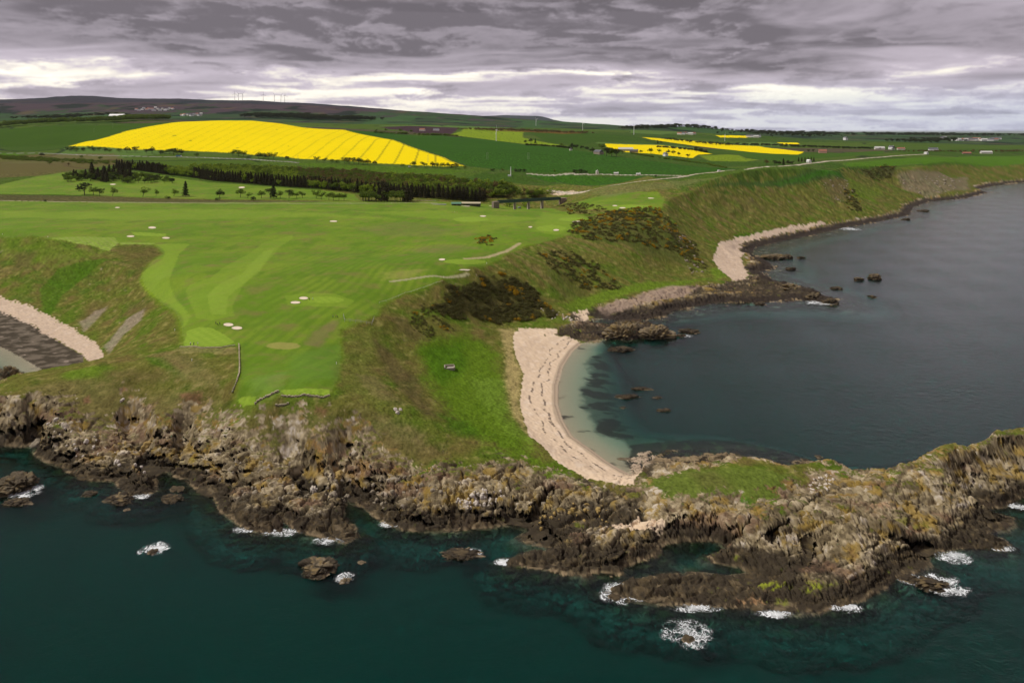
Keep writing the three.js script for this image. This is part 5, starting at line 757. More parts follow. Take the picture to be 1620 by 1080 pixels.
{ // surf: thin lace of foam on the water, cut to its own outline
  const foamMat = new THREE.MeshStandardMaterial({ color: new THREE.Color().setRGB(0.85, 0.88, 0.88), roughness: 0.9, vertexColors: true, transparent: true, depthWrite: false });
  const foam = (px, py, rx, ry, amount, label, seed) => {
    const [x0, d0] = sea(px, py), a = rx * d0 / F, b = ry * d0 * d0 / (H * F), s = 0.2, nx = Math.ceil(2 * a / s) + 1, ny = Math.ceil(2 * b / s) + 1, al = new Float32Array(nx * ny), p = [], c = [], idx = [], at = new Map();
    for (let j = 0; j < ny; j++) for (let i = 0; i < nx; i++) {
      const x = -a + i * s, y = -b + j * s, X = x0 + x, D = d0 + y, q = (x / a) ** 2 + (y / b) ** 2; if (q > 1) continue;
      const wx = X + 1.5 * n2(X / 2.4 + seed, D / 2.4) + 0.35 * n2(X / 0.7, D / 0.7 + seed), wy = D + 1.5 * n2(X / 2.4, D / 2.4 + seed) + 0.35 * n2(X / 0.7 + seed, D / 0.7);
      const v = Math.abs(n2(wx / 2.6 + seed, wy / 1.9)), w = Math.abs(n2(wx / 1.1, wy / 0.8 + seed)), core = amount - 0.30 + 0.5 * n2(X / 4.5 + seed, D / 3) - 0.62 * q, thin = 0.10 + 0.26 * clamp(core + 0.2);
      al[j * nx + i] = clamp(Math.max(1 - v / thin, 0.75 * (1 - w / (thin * 0.8)), 1.1 * core) * sst(-0.42, 0.05, core)) * sst(1, 0.7, q);
    }
    const vert = (k) => { let n = at.get(k); if (n === undefined) { n = at.size; at.set(k, n); p.push(x0 - a + (k % nx) * s, 0.05 + 0.03 * al[k], -(d0 - b + Math.floor(k / nx) * s)); c.push(1, 1, 1, Math.min(0.92, al[k])); } return n; };
    for (let j = 0; j + 1 < ny; j++) for (let i = 0; i + 1 < nx; i++) { const k = j * nx + i; if (Math.max(al[k], al[k + 1], al[k + nx], al[k + nx + 1]) < 0.04) continue; idx.push(vert(k), vert(k + 1), vert(k + nx + 1), vert(k), vert(k + nx + 1), vert(k + nx)); }
    if (!idx.length) return; const g = new THREE.BufferGeometry(); g.setAttribute('position', new THREE.Float32BufferAttribute(p, 3)); g.setAttribute('color', new THREE.Float32BufferAttribute(c, 4)); g.setIndex(idx); g.computeVertexNormals(); add(new THREE.Mesh(g, foamMat), 'sea_foam', { kind: 'stuff', label, category: 'foam' });
  };
  let s = 1; for (const [px, py, rx, ry, am, label] of [[1087, 1003, 46, 28, 0.5, 'wide lacy patch of surf over the sunken rock'], [985, 938, 44, 20, 0.58, 'surf breaking white on the reef tip'], [244, 868, 28, 13, 0.58, 'ring of surf round the small brown rock'], [1490, 925, 46, 22, 0.50, 'thin surf curling round the point rock'], [1510, 882, 32, 12, 0.58, 'surf in the cleft behind the point'], [1435, 912, 22, 14, 0.58, 'surf in the gap beside the point'], [1340, 962, 30, 9, 0.58, 'white edge along the outer reef face'], [1225, 972, 34, 8, 0.56, 'white edge under the middle reef'], [1100, 962, 48, 8, 0.58, 'white edge under the inner reef'], [740, 875, 26, 10, 0.55, 'surf at the end of the long low rock'], [795, 889, 16, 7, 0.62, 'surf at the tip of the flat ledge'], [620, 829, 24, 7, 0.6, 'surf on the ledge below the broken shore'], [445, 842, 36, 8, 0.56, 'surf on the skerry under the central cliff'], [385, 838, 22, 6, 0.52, 'thin surf on the low ledges'], [520, 856, 30, 8, 0.5, 'thin surf on the rounded spur'], [40, 778, 28, 14, 0.5, 'surf off the dark rock wedge'], [225, 785, 18, 5, 0.56, 'surf by the inlet rocks'], [545, 914, 18, 10, 0.5, 'wisps of surf beside the jagged rock'], [1608, 800, 16, 8, 0.6, 'surf in the far inlet of the point'], [1590, 868, 24, 6, 0.55, 'surf at the outer end of the point'], [1300, 479, 30, 4, 0.55, 'surf at the tidal reef end'], [1085, 531, 14, 3, 0.5, 'surf by the flat skerry'], [1345, 362, 20, 3, 0.5, 'little wave on the north shore']]) foam(px, py, rx, ry, am, label, s++ * 7.3);
}

// ───────────── gorse and scrub on the slopes ─────────────
function thicket(pix, n, label, bloom, lo, hi, seed) {
  const A = area(pix), r = rng(seed), at = [[], []]; let t = 0;
  while (at[0].length + at[1].length < n && t++ < n * 20) { const x = mix(A.box[0], A.box[2], r()), d = mix(A.box[1], A.box[3], r()); if (polyDist(A.poly, x, d) < 5 * n2(x / 13, d / 13)) continue; if (n2(x / 9 + seed, d / 9) < -0.25) continue; at[n2(x / 11 + 40, d / 11 + seed) + 0.5 * (r() - 0.5) > 0.62 - bloom ? 1 : 0].push([x, d]); }
  [['gorse', 'dark olive gorse in the thicket '], ['bloom', 'orange yellow flowering gorse in the thicket ']].forEach(([kind, word], i) => { if (!at[i].length) return; const im = new THREE.InstancedMesh(T[kind][0].children[1].geometry, leafMat, at[i].length), m = new THREE.Matrix4(); at[i].forEach(([x, d], k) => { const s = mix(lo, hi, r()) / 2; m.makeRotationY(r() * 6.28).scale(V(s * 1.25, s, s * 1.25)).setPosition(x, heightAt(x, d) - 0.25, -d); im.setMatrixAt(k, m); }); add(im, 'gorse_thicket', { kind: 'stuff', label: word + label, category: 'gorse' }); });
}
thicket([[680, 485], [705, 462], [745, 440], [790, 435], [830, 445], [872, 485], [880, 500], [820, 510], [760, 505], [700, 502]], 1500, 'above the sandy beach', 0.12, 1.4, 3.0, 1);
thicket([[905, 350], [950, 340], [1010, 338], [1060, 345], [1082, 372], [1100, 410], [1060, 400], [1000, 385], [930, 380], [900, 370]], 1100, 'on the slope across the burn', 0.30, 1.4, 3.2, 2);
thicket([[750, 378], [775, 372], [785, 378], [775, 388], [755, 386]], 70, 'on the turf above the cliff path', 0.5, 1.4, 2.6, 3);
thicket([[850, 400], [900, 395], [960, 430], [985, 455], [930, 462], [880, 430]], 420, 'in the middle of the bay slope', 0.08, 1.2, 2.6, 4);
thicket([[960, 335], [1040, 328], [1060, 340], [1000, 345], [950, 343]], 260, 'along the burn under the far knoll', 0.32, 1.6, 3.2, 5);
thicket([[1080, 380], [1100, 385], [1115, 425], [1095, 430]], 160, 'on the steep knoll over the north beach', 0.05, 1.2, 2.6, 6);
thicket([[1365, 268], [1420, 263], [1410, 282], [1375, 284]], 220, 'at the head of the far gully', 0.0, 2, 4, 7);
thicket([[1335, 300], [1350, 298], [1368, 335], [1345, 335]], 120, 'in the dark cleft of the far slope', 0.0, 2, 4, 8);
thicket([[640, 500], [690, 480], [720, 520], [680, 540]], 160, 'at the head of the green hollow', 0.2, 0.9, 1.9, 9);
thicket([[880, 322], [960, 332], [950, 342], [900, 338]], 200, 'beside the burn near the viaduct', 0.05, 1.5, 3, 10);

// ───────────── bunkers ─────────────
{
  const sand = std(0.66, 0.56, 0.42, 1), lip = std(0.10, 0.15, 0.015, 1);
  for (const [px, py, rx, ry, label] of [[361, 513.5, 8, 2.4, 'left bunker of the pair above the oval green'], [374.5, 518.5, 8, 2.6, 'right bunker of the pair above the oval green'], [467, 479, 8, 2, 'lower bunker beside the long narrow green'], [480, 472.5, 7, 2.2, 'upper bunker beside the long narrow green'], [240, 360, 6, 1.4, 'bunker behind the green by the pale tee'], [206, 374, 6, 1.5, 'bunker left of the green by the pale tee'], [262, 376.5, 6, 1.3, 'bunker right of the green by the pale tee'], [185, 328.5, 4, 0.9, 'small lone bunker near the gravel track'], [527, 350, 6, 1.2, 'lone bunker in the middle of the wide fairway'], [699, 411, 5, 1.7, 'bunker beside the green at the cliff path'], [764, 342, 5, 1.3, 'bunker beside the green near the long shed'], [839, 359, 3.2, 1.2, 'tiny bunker at the hollow above the gorse'], [880, 364, 4.5, 1.4, 'bunker in the green above the gorse slope'], [912, 350.5, 7, 1.2, 'bunker at the seaward corner green'], [178, 291.5, 5, 1.1, 'bunker below the island grove'], [382, 296.5, 5, 1.1, 'bunker before the long wood'], [973, 325.5, 4, 1, 'left bunker on the far knoll green'], [985, 329, 5, 1, 'right bunker on the far knoll green'], [1030, 313.5, 5, 0.9, 'single bunker high on the far knoll'], [735, 427.5, 9, 1.2, 'long thin bunker just above the dark gorse']]) {
    const c = land(px, py), N = 26, ring = ell(px, py, rx, ry, N).map(([x, y]) => land(x, y)), p = [], idx = [], top = [];
    const o = thing('sand_bunker', label, 'bunker', V(0, 0, 0), 0, 'golf bunkers');
    const lift = 0.03 + 0.00016 * c[1]; for (const f of [0, 0.45, 0.8, 1]) for (let i = 0; i < N; i++) { const x = mix(c[0], ring[i][0], f * (1 + 0.17 * n2(i * 0.5, px))), d = mix(c[1], ring[i][1], f); p.push(x, heightAt(x, d) + lift + 0.06 * f * f, -d); }
    for (let k = 0; k < 3; k++) for (let i = 0; i < N; i++) { const a = k * N + i, b = k * N + (i + 1) % N; idx.push(a, b, a + N, b, b + N, a + N); }
    const g = new THREE.BufferGeometry(); g.setAttribute('position', new THREE.Float32BufferAttribute(p, 3)); g.setIndex(idx); g.computeVertexNormals(); part('sand', g, sand, o);
    const q = [], qi = []; for (let i = 0; i < N; i++) for (const [f, up] of [[1, lift + 0.08], [1.05, lift + 0.2], [1.16, -0.1]]) { const x = mix(c[0], ring[i][0], f * (1 + 0.17 * n2(i * 0.5, px))), d = mix(c[1], ring[i][1], f); q.push(x, heightAt(x, d) + up, -d); }
    for (let i = 0; i < N; i++) for (let k = 0; k < 2; k++) { const a = i * 3 + k, b = ((i + 1) % N) * 3 + k; qi.push(a, b, a + 1, b, b + 1, a + 1); }
    const h = new THREE.BufferGeometry(); h.setAttribute('position', new THREE.Float32BufferAttribute(q, 3)); h.setIndex(qi); h.computeVertexNormals(); part('turf_lip', h, lip, o);
  }
}
// ───────────── walls, fences, ruin ─────────────
const stoneMat = std(0.30, 0.26, 0.19, 1), wallMat = std(0.36, 0.31, 0.20, 1), whiteMat = std(0.78, 0.77, 0.74, 0.6), woodMat = std(0.20, 0.16, 0.11, 0.9), slateMat = std(0.10, 0.10, 0.11, 0.7), glassMat = std(0.03, 0.035, 0.04, 0.2), greyMat = std(0.33, 0.33, 0.32, 0.7);
function stoneWall(pix, height, thick, label, seed) {
  const pts = P(pix), r = rng(seed), list = []; for (let i = 1; i < pts.length; i++) { const [ax, ad] = pts[i - 1], [b, bd] = pts[i], L = Math.hypot(b - ax, bd - ad), turn = Math.atan2(bd - ad, b - ax); for (let t = 0; t < L; t += 0.75) for (let k = 0; k < 3; k++) { if (r() < (k === 2 ? 0.35 : 0.06)) continue; const x = mix(ax, b, t / L), d = mix(ad, bd, t / L), g = new THREE.BoxGeometry(0.78 + 0.2 * r(), height / 3 * (0.8 + 0.35 * r()), thick * (0.75 + 0.4 * r())); g.rotateY(turn + 0.25 * (r() - 0.5)); g.rotateX(0.2 * (r() - 0.5)); g.translate(x + 0.1 * (r() - 0.5), heightAt(x, d) + height * (k + 0.4) / 3, -d + 0.1 * (r() - 0.5)); list.push(g); } }
  const o = thing('stone_wall', label, 'wall', V(0, 0, 0), 0, 'old field walls'); part('stonework', join(list), wallMat, o);
}
stoneWall([[377.5, 545], [378, 560], [378.5, 580], [378, 592], [374, 606], [366, 626]], 0.8, 0.5, 'old dry stone wall running down beside the oval green', 1);
stoneWall([[404, 640], [409, 634], [424, 627], [440, 619]], 0.8, 0.8, 'short rough stone wall between the two cliff tees', 2);
stoneWall([[446, 627], [470, 629], [505, 630], [520, 628]], 0.7, 0.6, 'stone facing below the raised rectangular tee', 3);
stoneWall([[437, 643], [455, 641]], 0.7, 0.6, 'stub of stone wall below the raised tee', 4);
stoneWall([[285, 549], [320, 551], [350, 549], [372, 546]], 0.45, 0.5, 'tumbled low wall under the oval green', 5);
{ const p = spot(711, 583), o = thing('stone_ruin', 'roofless grey stone ruin in the green hollow', 'ruin', p, 0.15), w = metres(15, p); const rough = (a) => { a.computeBoundingBox(); return a; }; for (const [x, z, ww, l, h] of [[0, -1.8, w, 0.6, 1.4], [0, 1.8, w, 0.6, 0.8], [-w / 2, 0, 0.6, 4.2, 1.3], [w / 2, 0, 0.6, 4.2, 1.0]]) part('wall', rough(bx(ww, h + 0.6, l, x, -0.6, z)), stoneMat, o); part('floor_slab', bx(w - 0.6, 0.2, 3, 0, -0.02, 0), std(0.5, 0.46, 0.4, 1), o); }
function fence(pix, label, h, gap, name = 'fence', mm = woodMat) {
  const pts = P(pix), o = thing(name, label, 'fence', V(0, 0, 0)); for (let i = 1; i < pts.length; i++) { const [ax, ad] = pts[i - 1], [bx_, bd] = pts[i], L = Math.hypot(bx_ - ax, bd - ad), n = Math.max(1, Math.round(L / gap)); const at = (t) => { const x = mix(ax, bx_, t), d = mix(ad, bd, t); return V(x, heightAt(x, d), -d); }; for (let k = 0; k < n; k++) { const a = at(k / n), b = at((k + 1) / n); part('post', tube(V(a.x, a.y - 0.4, a.z), V(a.x, a.y + h, a.z), 0.09, 0.08, 6), mm, o); for (const q of [0.5, 0.92]) part('rail', tube(V(a.x, a.y + h * q, a.z), V(b.x, b.y + h * q, b.z), 0.05, 0.05, 4), mm, o); } } return o;
}
fence([[543, 500], [545, 509], [588, 514], [592, 505]], 'grey post and rail fence round the mown corner plot', 1.6, 3, 'fence', greyMat);
fence([[600, 479], [640, 465], [690, 449], [700, 446]], 'pale fence along the clifftop down to the corner plot', 1.1, 6, 'fence', std(0.5, 0.48, 0.4));
fence([[640, 317], [690, 319]], 'white rail fence at the end of the gravel track', 1.2, 5, 'fence', whiteMat);

// ───────────── buildings ─────────────
function gable(w, l, h, over = 0.4) { const s = new THREE.Shape([new THREE.Vector2(-w / 2 - over, 0), new THREE.Vector2(w / 2 + over, 0), new THREE.Vector2(0, h)]); return new THREE.ExtrudeGeometry(s, { depth: l + 2 * over, bevelEnabled: false }).translate(0, 0, -l / 2 - over); }
function house(p, turn, w, l, h, wall, roof, label, detail = true, group, roofH = w * 0.42, chimneys = 1, name = 'house') {
  const o = thing(name, label, 'building', p, turn, group); part('wall', bx(w, h + 1.5, l, 0, -1.5, 0), wall, o); const r = part('roof', gable(w, l, roofH).translate(0, h + 0.01, 0), roof, o);
  for (let k = 0; k < chimneys; k++) part('chimney', bx(0.9, 1.9, 0.9, 0, h + roofH - 0.7, (k ? -1 : 1) * (l / 2 - 0.7)), wall, r);
  if (detail) for (const s of [-1, 1]) { for (let z = -l / 2 + 2; z < l / 2 - 1; z += 3.4) part('window', bx(0.08, 1.2, 1.0, s * (w / 2 + 0.03), h * 0.4, z), glassMat, o); part('door', bx(1.0, 2.0, 0.08, 0, 0, s * (l / 2 + 0.03)), woodMat, o); }
  return o;
}
const redRoof = std(0.30, 0.12, 0.075), paleRoof = std(0.50, 0.49, 0.45), tanRoof = std(0.42, 0.37, 0.24), greenRoof = std(0.10, 0.22, 0.14), darkWall = std(0.075, 0.07, 0.05), stoneH = std(0.27, 0.22, 0.17), cream = std(0.70, 0.66, 0.56), pink = std(0.55, 0.30, 0.24);
{
  let p = spot(745, 325.5), w = metres(30, p); const o = thing('long_shed', 'long dark greenkeeping shed with flat pale roof', 'shed', p, -0.05); part('wall', bx(w, 4.6, 10, 0, -0.6, 0), darkWall, o); part('roof', bx(w + 0.8, 0.5, 11, 0, 4.02, 0).rotateX(0.10), tanRoof, o); for (let k = -1; k <= 1; k++) part('door', bx(2.6, 2.8, 0.1, k * w * 0.28, 0, 5.06), std(0.12, 0.11, 0.09), o);
  p = spot(722, 325); w = metres(15, p); const q = thing('starter_hut', 'small golf hut with green pitched roof', 'hut', p, 0); part('wall', bx(w, 3.2, 6, 0, -0.5, 0), darkWall, q); part('roof', gable(7, w, 2.2).rotateY(Math.PI / 2).translate(0, 2.75, 0), greenRoof, q); part('door', bx(1.2, 2, 0.1, 1, 0, 3.06), woodMat, q); part('window', bx(1.6, 1, 0.1, -2, 1, 3.06), glassMat, q);
  p = spot(735, 326.5); add(new THREE.Mesh(bx(metres(16, p), 0.25, 7, 0, -0.05, 0), std(0.55, 0.42, 0.36)), 'hut_forecourt', { label: 'pinkish paved forecourt between hut and long shed', category: 'paving' }).position.copy(p);
  p = spot(694, 324); const f = thing('viewing_stand', 'grey timber terrace at the end of the gravel track', 'terrace', p, 0); part('deck', bx(metres(24, p), 0.9, 5, 0, -0.2, 0), greyMat, f); for (let k = 0; k < 6; k++) part('post', bx(0.2, 2.0, 0.2, (k / 5 - 0.5) * metres(24, p), 0, 2.5), greyMat, f);
  p = spot(776, 326); add(new THREE.Mesh(bx(metres(20, p), 0.3, 4, 0, -0.05, 0), std(0.62, 0.55, 0.40)), 'stone_apron', { label: 'pale stone apron right of the long shed', category: 'paving' }).position.copy(p);
}
{ // the railway viaduct over the burn
  const A = far(788, 985), B = far(886, 1035), y = 36.5, o = thing('railway_viaduct', 'dark green girder railway viaduct on stone piers over the burn', 'viaduct', V(A[0], 0, -A[1]), Math.atan2(B[1] - A[1], B[0] - A[0])), L = Math.hypot(B[0] - A[0], B[1] - A[1]), gm = std(0.035, 0.075, 0.062, 0.6);
  const deck = part('deck', bx(L, 0.6, 5, L / 2, y - 0.6, 0), gm, o); for (const z of [-2.3, 2.3]) { part('girder', bx(L, 3.0, 0.35, L / 2, y - 3.2, z), gm, deck); part('parapet', bx(L, 1.1, 0.18, L / 2, y + 0.01, z), gm, deck); for (let k = 1; k < 24; k++) part('stiffener', bx(0.2, 2.9, 0.25, k * L / 24, y - 3.15, z + Math.sign(z) * 0.28), gm, deck); }
  for (const t of [0.26, 0.48, 0.70]) { const pier = part('pier', new THREE.CylinderGeometry(1.7, 2.5, 26, 4, 1).rotateY(Math.PI / 4).scale(1, 1, 1.6).translate(t * L, y - 3.3 - 13, 0), std(0.36, 0.30, 0.24, 1), o); part('pier_cap', bx(3.2, 0.8, 5.4, t * L, y - 3.95, 0), std(0.40, 0.34, 0.27, 1), pier); }
  part('abutment', bx(9, 22, 7, -4.3, y - 22.5, 0), std(0.22, 0.17, 0.135, 1), o); const ab = part('abutment', bx(10, 22, 7, L + 4.9, y - 22.5, 0), std(0.25, 0.18, 0.145, 1), o, { label: 'reddish stone abutment with sloping wing wall' }); part('wing_wall', new THREE.ExtrudeGeometry(new THREE.Shape([new THREE.Vector2(0, 0), new THREE.Vector2(14, 13), new THREE.Vector2(14, 14.5), new THREE.Vector2(0, 1.5)].map((v) => new THREE.Vector2(v.x - 4, v.y))), { depth: 0.8, bevelEnabled: false }).translate(L, y - 15, 3.6), std(0.27, 0.20, 0.16, 1), ab);
}
for (const [px, py, turn, w, l, h, wall, roof, label, n] of [
  [947, 244, 0.5, 13, 26, 6, stoneH, slateMat, 'grey stone barn among the big farm trees', 0], [990, 238.5, 1.5, 12, 40, 5.5, greyMat, paleRoof, 'long farm shed with a glaring pale roof', 0], [1003, 241, 1.4, 9, 22, 5, stoneH, slateMat, 'stone farm building beside the pale roofed shed', 1], [1053, 247, 0.3, 8, 12, 6, whiteMat, slateMat, 'white cottage against the yellow field', 2], [903, 238, 0.2, 6, 9, 4, cream, slateMat, 'small cream bothy at the farm belt end', 1],
  [1302, 242, 1.3, 11, 22, 6.5, pink, redRoof, 'pink walled house near the straight row of pines', 2], [1280, 257.5, 0.2, 6, 9, 4.5, whiteMat, whiteMat, 'small white hut at the coast road bend', 0], [945, 274.5, 0.1, 4.5, 6, 4.5, cream, paleRoof, 'tall cream roadside house near the dark bush clump', 1], [975, 275.5, 1.4, 4, 8, 2.2, cream, paleRoof, 'low cream roadside cottage east of the tall one', 1], [1010, 277, 1.5, 4, 7, 2.2, whiteMat, paleRoof, 'low white roadside cottage by the junction', 1],
  [1392, 236, 1.4, 14, 34, 6, cream, paleRoof, 'long pale farm shed beyond the coast road end', 0], [1411, 236, 0.4, 14, 18, 9, whiteMat, slateMat, 'white gabled house beyond the coast road end', 2], [1426, 236.5, 1.4, 11, 26, 5, cream, redRoof, 'red roofed cottage beyond the coast road end', 1], [1477, 238, 1.3, 14, 30, 7, whiteMat, slateMat, 'white farmhouse standing off the far scrub line', 2], [1466, 243.5, 0.2, 8, 12, 4.5, whiteMat, paleRoof, 'little white house where the road ends', 1], [1561, 243, 1.4, 12, 36, 5, cream, paleRoof, 'long cream building in the far scrub line', 1], [1530, 243.5, 1.4, 10, 26, 4, stoneH, redRoof, 'brown roofed row in the far scrub line', 2], [1338, 221, 0.3, 16, 20, 14, whiteMat, slateMat, 'tall white house on the wooded far rise', 2],
  [185, 186, 1.5, 30, 110, 9, whiteMat, whiteMat, 'very long white roofed farm shed below the hills', 0], [668, 207, 1.3, 12, 26, 6, cream, redRoof, 'far cottage above the brown ploughed field', 1], [690, 206, 1.4, 12, 30, 6, whiteMat, slateMat, 'far white cottage above the brown ploughed field', 1],
]) house(spot(px, py), turn, w, l, h, wall, roof, label, w < 15, 'farm buildings', w * 0.4, n);
{ // the far white town, the villages under the hills
  const r = rng(61), town = (px0, px1, py0, py1, n, label, group, s) => { for (let k = 0; k < n; k++) { const p = spot(mix(px0, px1, (k + 0.5 * r()) / n), mix(py0, py1, r())); house(p, r() * 1.2 + 0.9, 9 * s, (13 + 8 * r()) * s, 5.5 * s, r() < 0.75 ? whiteMat : cream, r() < 0.6 ? slateMat : r() < 0.5 ? redRoof : paleRoof, label, false, group, 4 * s, 1); } };
  town(1510, 1582, 221, 223, 34, 'white house of the distant town below the far wood', 'distant town', 1.7); town(1490, 1498, 219, 220, 4, 'white house set apart from the distant town by the copse', 'outlying town houses', 1.8); town(286, 320, 180, 182, 14, 'white house of the village under the hills', 'village under the hills', 1.6); town(215, 275, 172, 176, 16, 'house of the hamlet scattered on the lower moor', 'hamlet on the lower moor', 1.6); town(1075, 1100, 212, 214, 6, 'pale house on the slope of the middle ridge', 'houses on the middle ridge', 1.4); town(1183, 1205, 217, 218, 5, 'pale house east of the distant yellow sliver', 'houses beyond the yellow sliver', 1.4);
}
// ───────────── wind turbines and masts ─────────────
function turbine(p, h, label, group, turn = 0.3, spin = 0.4) {
  const o = thing('wind_turbine', label, 'wind turbine', p, turn, group); part('tower', new THREE.CylinderGeometry(h * 0.018, h * 0.034, h + 1, 12).translate(0, h / 2 - 0.5, 0), whiteMat, o); part('nacelle', new RoundedBoxGeometry(h * 0.05, h * 0.055, h * 0.13, 2, h * 0.012).translate(0, h + h * 0.02, 0), whiteMat, o);
  const rotor = part('rotor', new THREE.SphereGeometry(h * 0.03, 10, 8).translate(0, 0, 0), whiteMat, o); rotor.position.set(0, h + h * 0.02, h * 0.085); rotor.rotation.z = spin;
  for (let k = 0; k < 3; k++) { const s = new THREE.Shape([new THREE.Vector2(-h * 0.010, h * 0.02), new THREE.Vector2(h * 0.012, h * 0.02), new THREE.Vector2(h * 0.026, h * 0.12), new THREE.Vector2(h * 0.006, h * 0.52), new THREE.Vector2(-h * 0.004, h * 0.52), new THREE.Vector2(-h * 0.012, h * 0.12)]); part('blade', new THREE.ExtrudeGeometry(s, { depth: h * 0.008, bevelEnabled: false }).rotateZ(k * 2.0944), whiteMat, rotor); }
  return o;
}
for (const [px, py, hp, label, turn, spin] of [[785, 223, 17, 'white wind turbine standing on the striped pale field', 1.1, 0.35], [848, 199, 10, 'white wind turbine in front of the blue mountain', 0.9, 0.9], [922, 206, 11, 'white wind turbine right of the blue mountain', 0.9, 0.2], [1003, 213, 14, 'white wind turbine at the edge of the dark green field', 1.2, 0.7], [1147, 223, 10, 'slim pale wind turbine by the distant yellow sliver', 1.3, 0.1]]) { const p = spot(px, py); turbine(p, metres(hp, p), label, 'farm wind turbines', turn, spin); }
for (const [i, px] of [371, 377, 383, 416, 434, 444, 450].entries()) { const [x, d] = far(px, 7500), p = onGround(x, d); turbine(p, 78, 'far wind turbine on the moorland ridge', 'wind farm on the moorland ridge', 0.2 + 0.1 * i, i * 0.7); }
{ const p = spot(808, 278.5), o = thing('signal_mast', 'white roadside mast with a block at its foot', 'mast', p), h = metres(14, p); part('pole', cyl(0.9, 0.6, h, 0, -0.3, 0, 10), whiteMat, o); part('head', bx(1.6, 1.4, 1.6, 0, h - 0.4, 0), whiteMat, o); part('cabinet', bx(6, 3.2, 4, -2.5, -0.3, 1.8), whiteMat, o); }
for (const [px, py, hp, label] of [[178, 203, 9, 'thin pale pole in the dark crop field near the yellow edge'], [148, 210, 7, 'thin pale pole lower in the dark crop field'], [118, 197, 6, 'thin pale pole high in the dark crop field'], [677, 256, 12, 'twin legged power pole in the corner of the big yellow field'], [771, 252, 11, 'twin legged power pole in the wide green field'], [836, 252, 11, 'twin legged power pole east in the wide green field'], [471, 253, 8, 'pale post with a grey base by the yellow field']]) { const p = spot(px, py), o = thing('power_pole', label, 'pole', p, 0.4, 'power poles'), h = metres(hp, p), w = label.startsWith('twin') ? 1.6 : 0; for (const s of w ? [-1, 1] : [0]) part('post', cyl(0.26, 0.2, h, s * w, -0.3, 0, 6), std(0.30, 0.29, 0.26), o); part('crossarm', bx(4.6, 0.3, 0.3, 0, h - 1.4, 0), std(0.25, 0.24, 0.21), o); }

// ───────────── vehicles ─────────────
const tyre = std(0.02, 0.02, 0.02, 0.9);
function wheels(o, xs, z, r) { for (const x of xs) for (const s of [-1, 1]) { const w = part('wheel', new THREE.CylinderGeometry(r, r, 0.3, 14).rotateX(Math.PI / 2).translate(x, r, s * z), tyre, o); part('rim', new THREE.CylinderGeometry(r * 0.55, r * 0.55, 0.32, 10).rotateX(Math.PI / 2).translate(x, r, s * z), greyMat, w); } }
{
  let p = spot(283, 247.3); const o = thing('lorry', 'blue articulated lorry with white cab on the main road', 'lorry', p, -0.05), blue = std(0.10, 0.24, 0.34, 0.5); part('trailer', new RoundedBoxGeometry(12.5, 2.9, 2.5, 2, 0.12).translate(-2.6, 2.75, 0), blue, o); part('chassis', bx(15.5, 0.35, 1.4, -1, 0.9, 0), tyre, o); const cab = part('cab', new RoundedBoxGeometry(2.3, 2.9, 2.5, 3, 0.25).translate(5.6, 2.3, 0), whiteMat, o); part('windscreen', bx(0.06, 1.0, 2.1, 6.77, 2.3, 0), glassMat, cab); wheels(o, [-7, -5.8, -4.6, 3, 5.8], 1.1, 0.5);
  const van = (px, py, label, m, turn) => { const q = spot(px, py), v = thing('van', label, 'van', q, turn); part('body', new THREE.ExtrudeGeometry(new THREE.Shape([[-2.7, 0.45], [2.6, 0.45], [2.7, 1.1], [2.0, 1.35], [1.3, 2.3], [-2.7, 2.4]].map(([x, y]) => new THREE.Vector2(x, y))), { depth: 1.8, bevelEnabled: true, bevelSize: 0.08, bevelThickness: 0.08 }).translate(0, 0, -0.9), m, v); part('windscreen', bx(0.06, 0.95, 1.6, 0, 0, 0).rotateZ(-2.2 + Math.PI / 2).translate(1.78, 1.38, 0), glassMat, v); part('side_window', bx(1.0, 0.6, 1.99, 0.8, 1.45, 0), glassMat, v); wheels(v, [-1.7, 1.75], 0.85, 0.36); };
  van(68, 244.5, 'white van on the main road left of the yellow field', whiteMat, 0.1); van(648, 264.5, 'white van parked below the right end of the big yellow field', whiteMat, 0.3); van(1138, 271.5, 'white van on the coast road above the far slope', whiteMat, 0.5); van(822, 329, 'dark van parked on the turf before the viaduct', greyMat, 0.6);
}
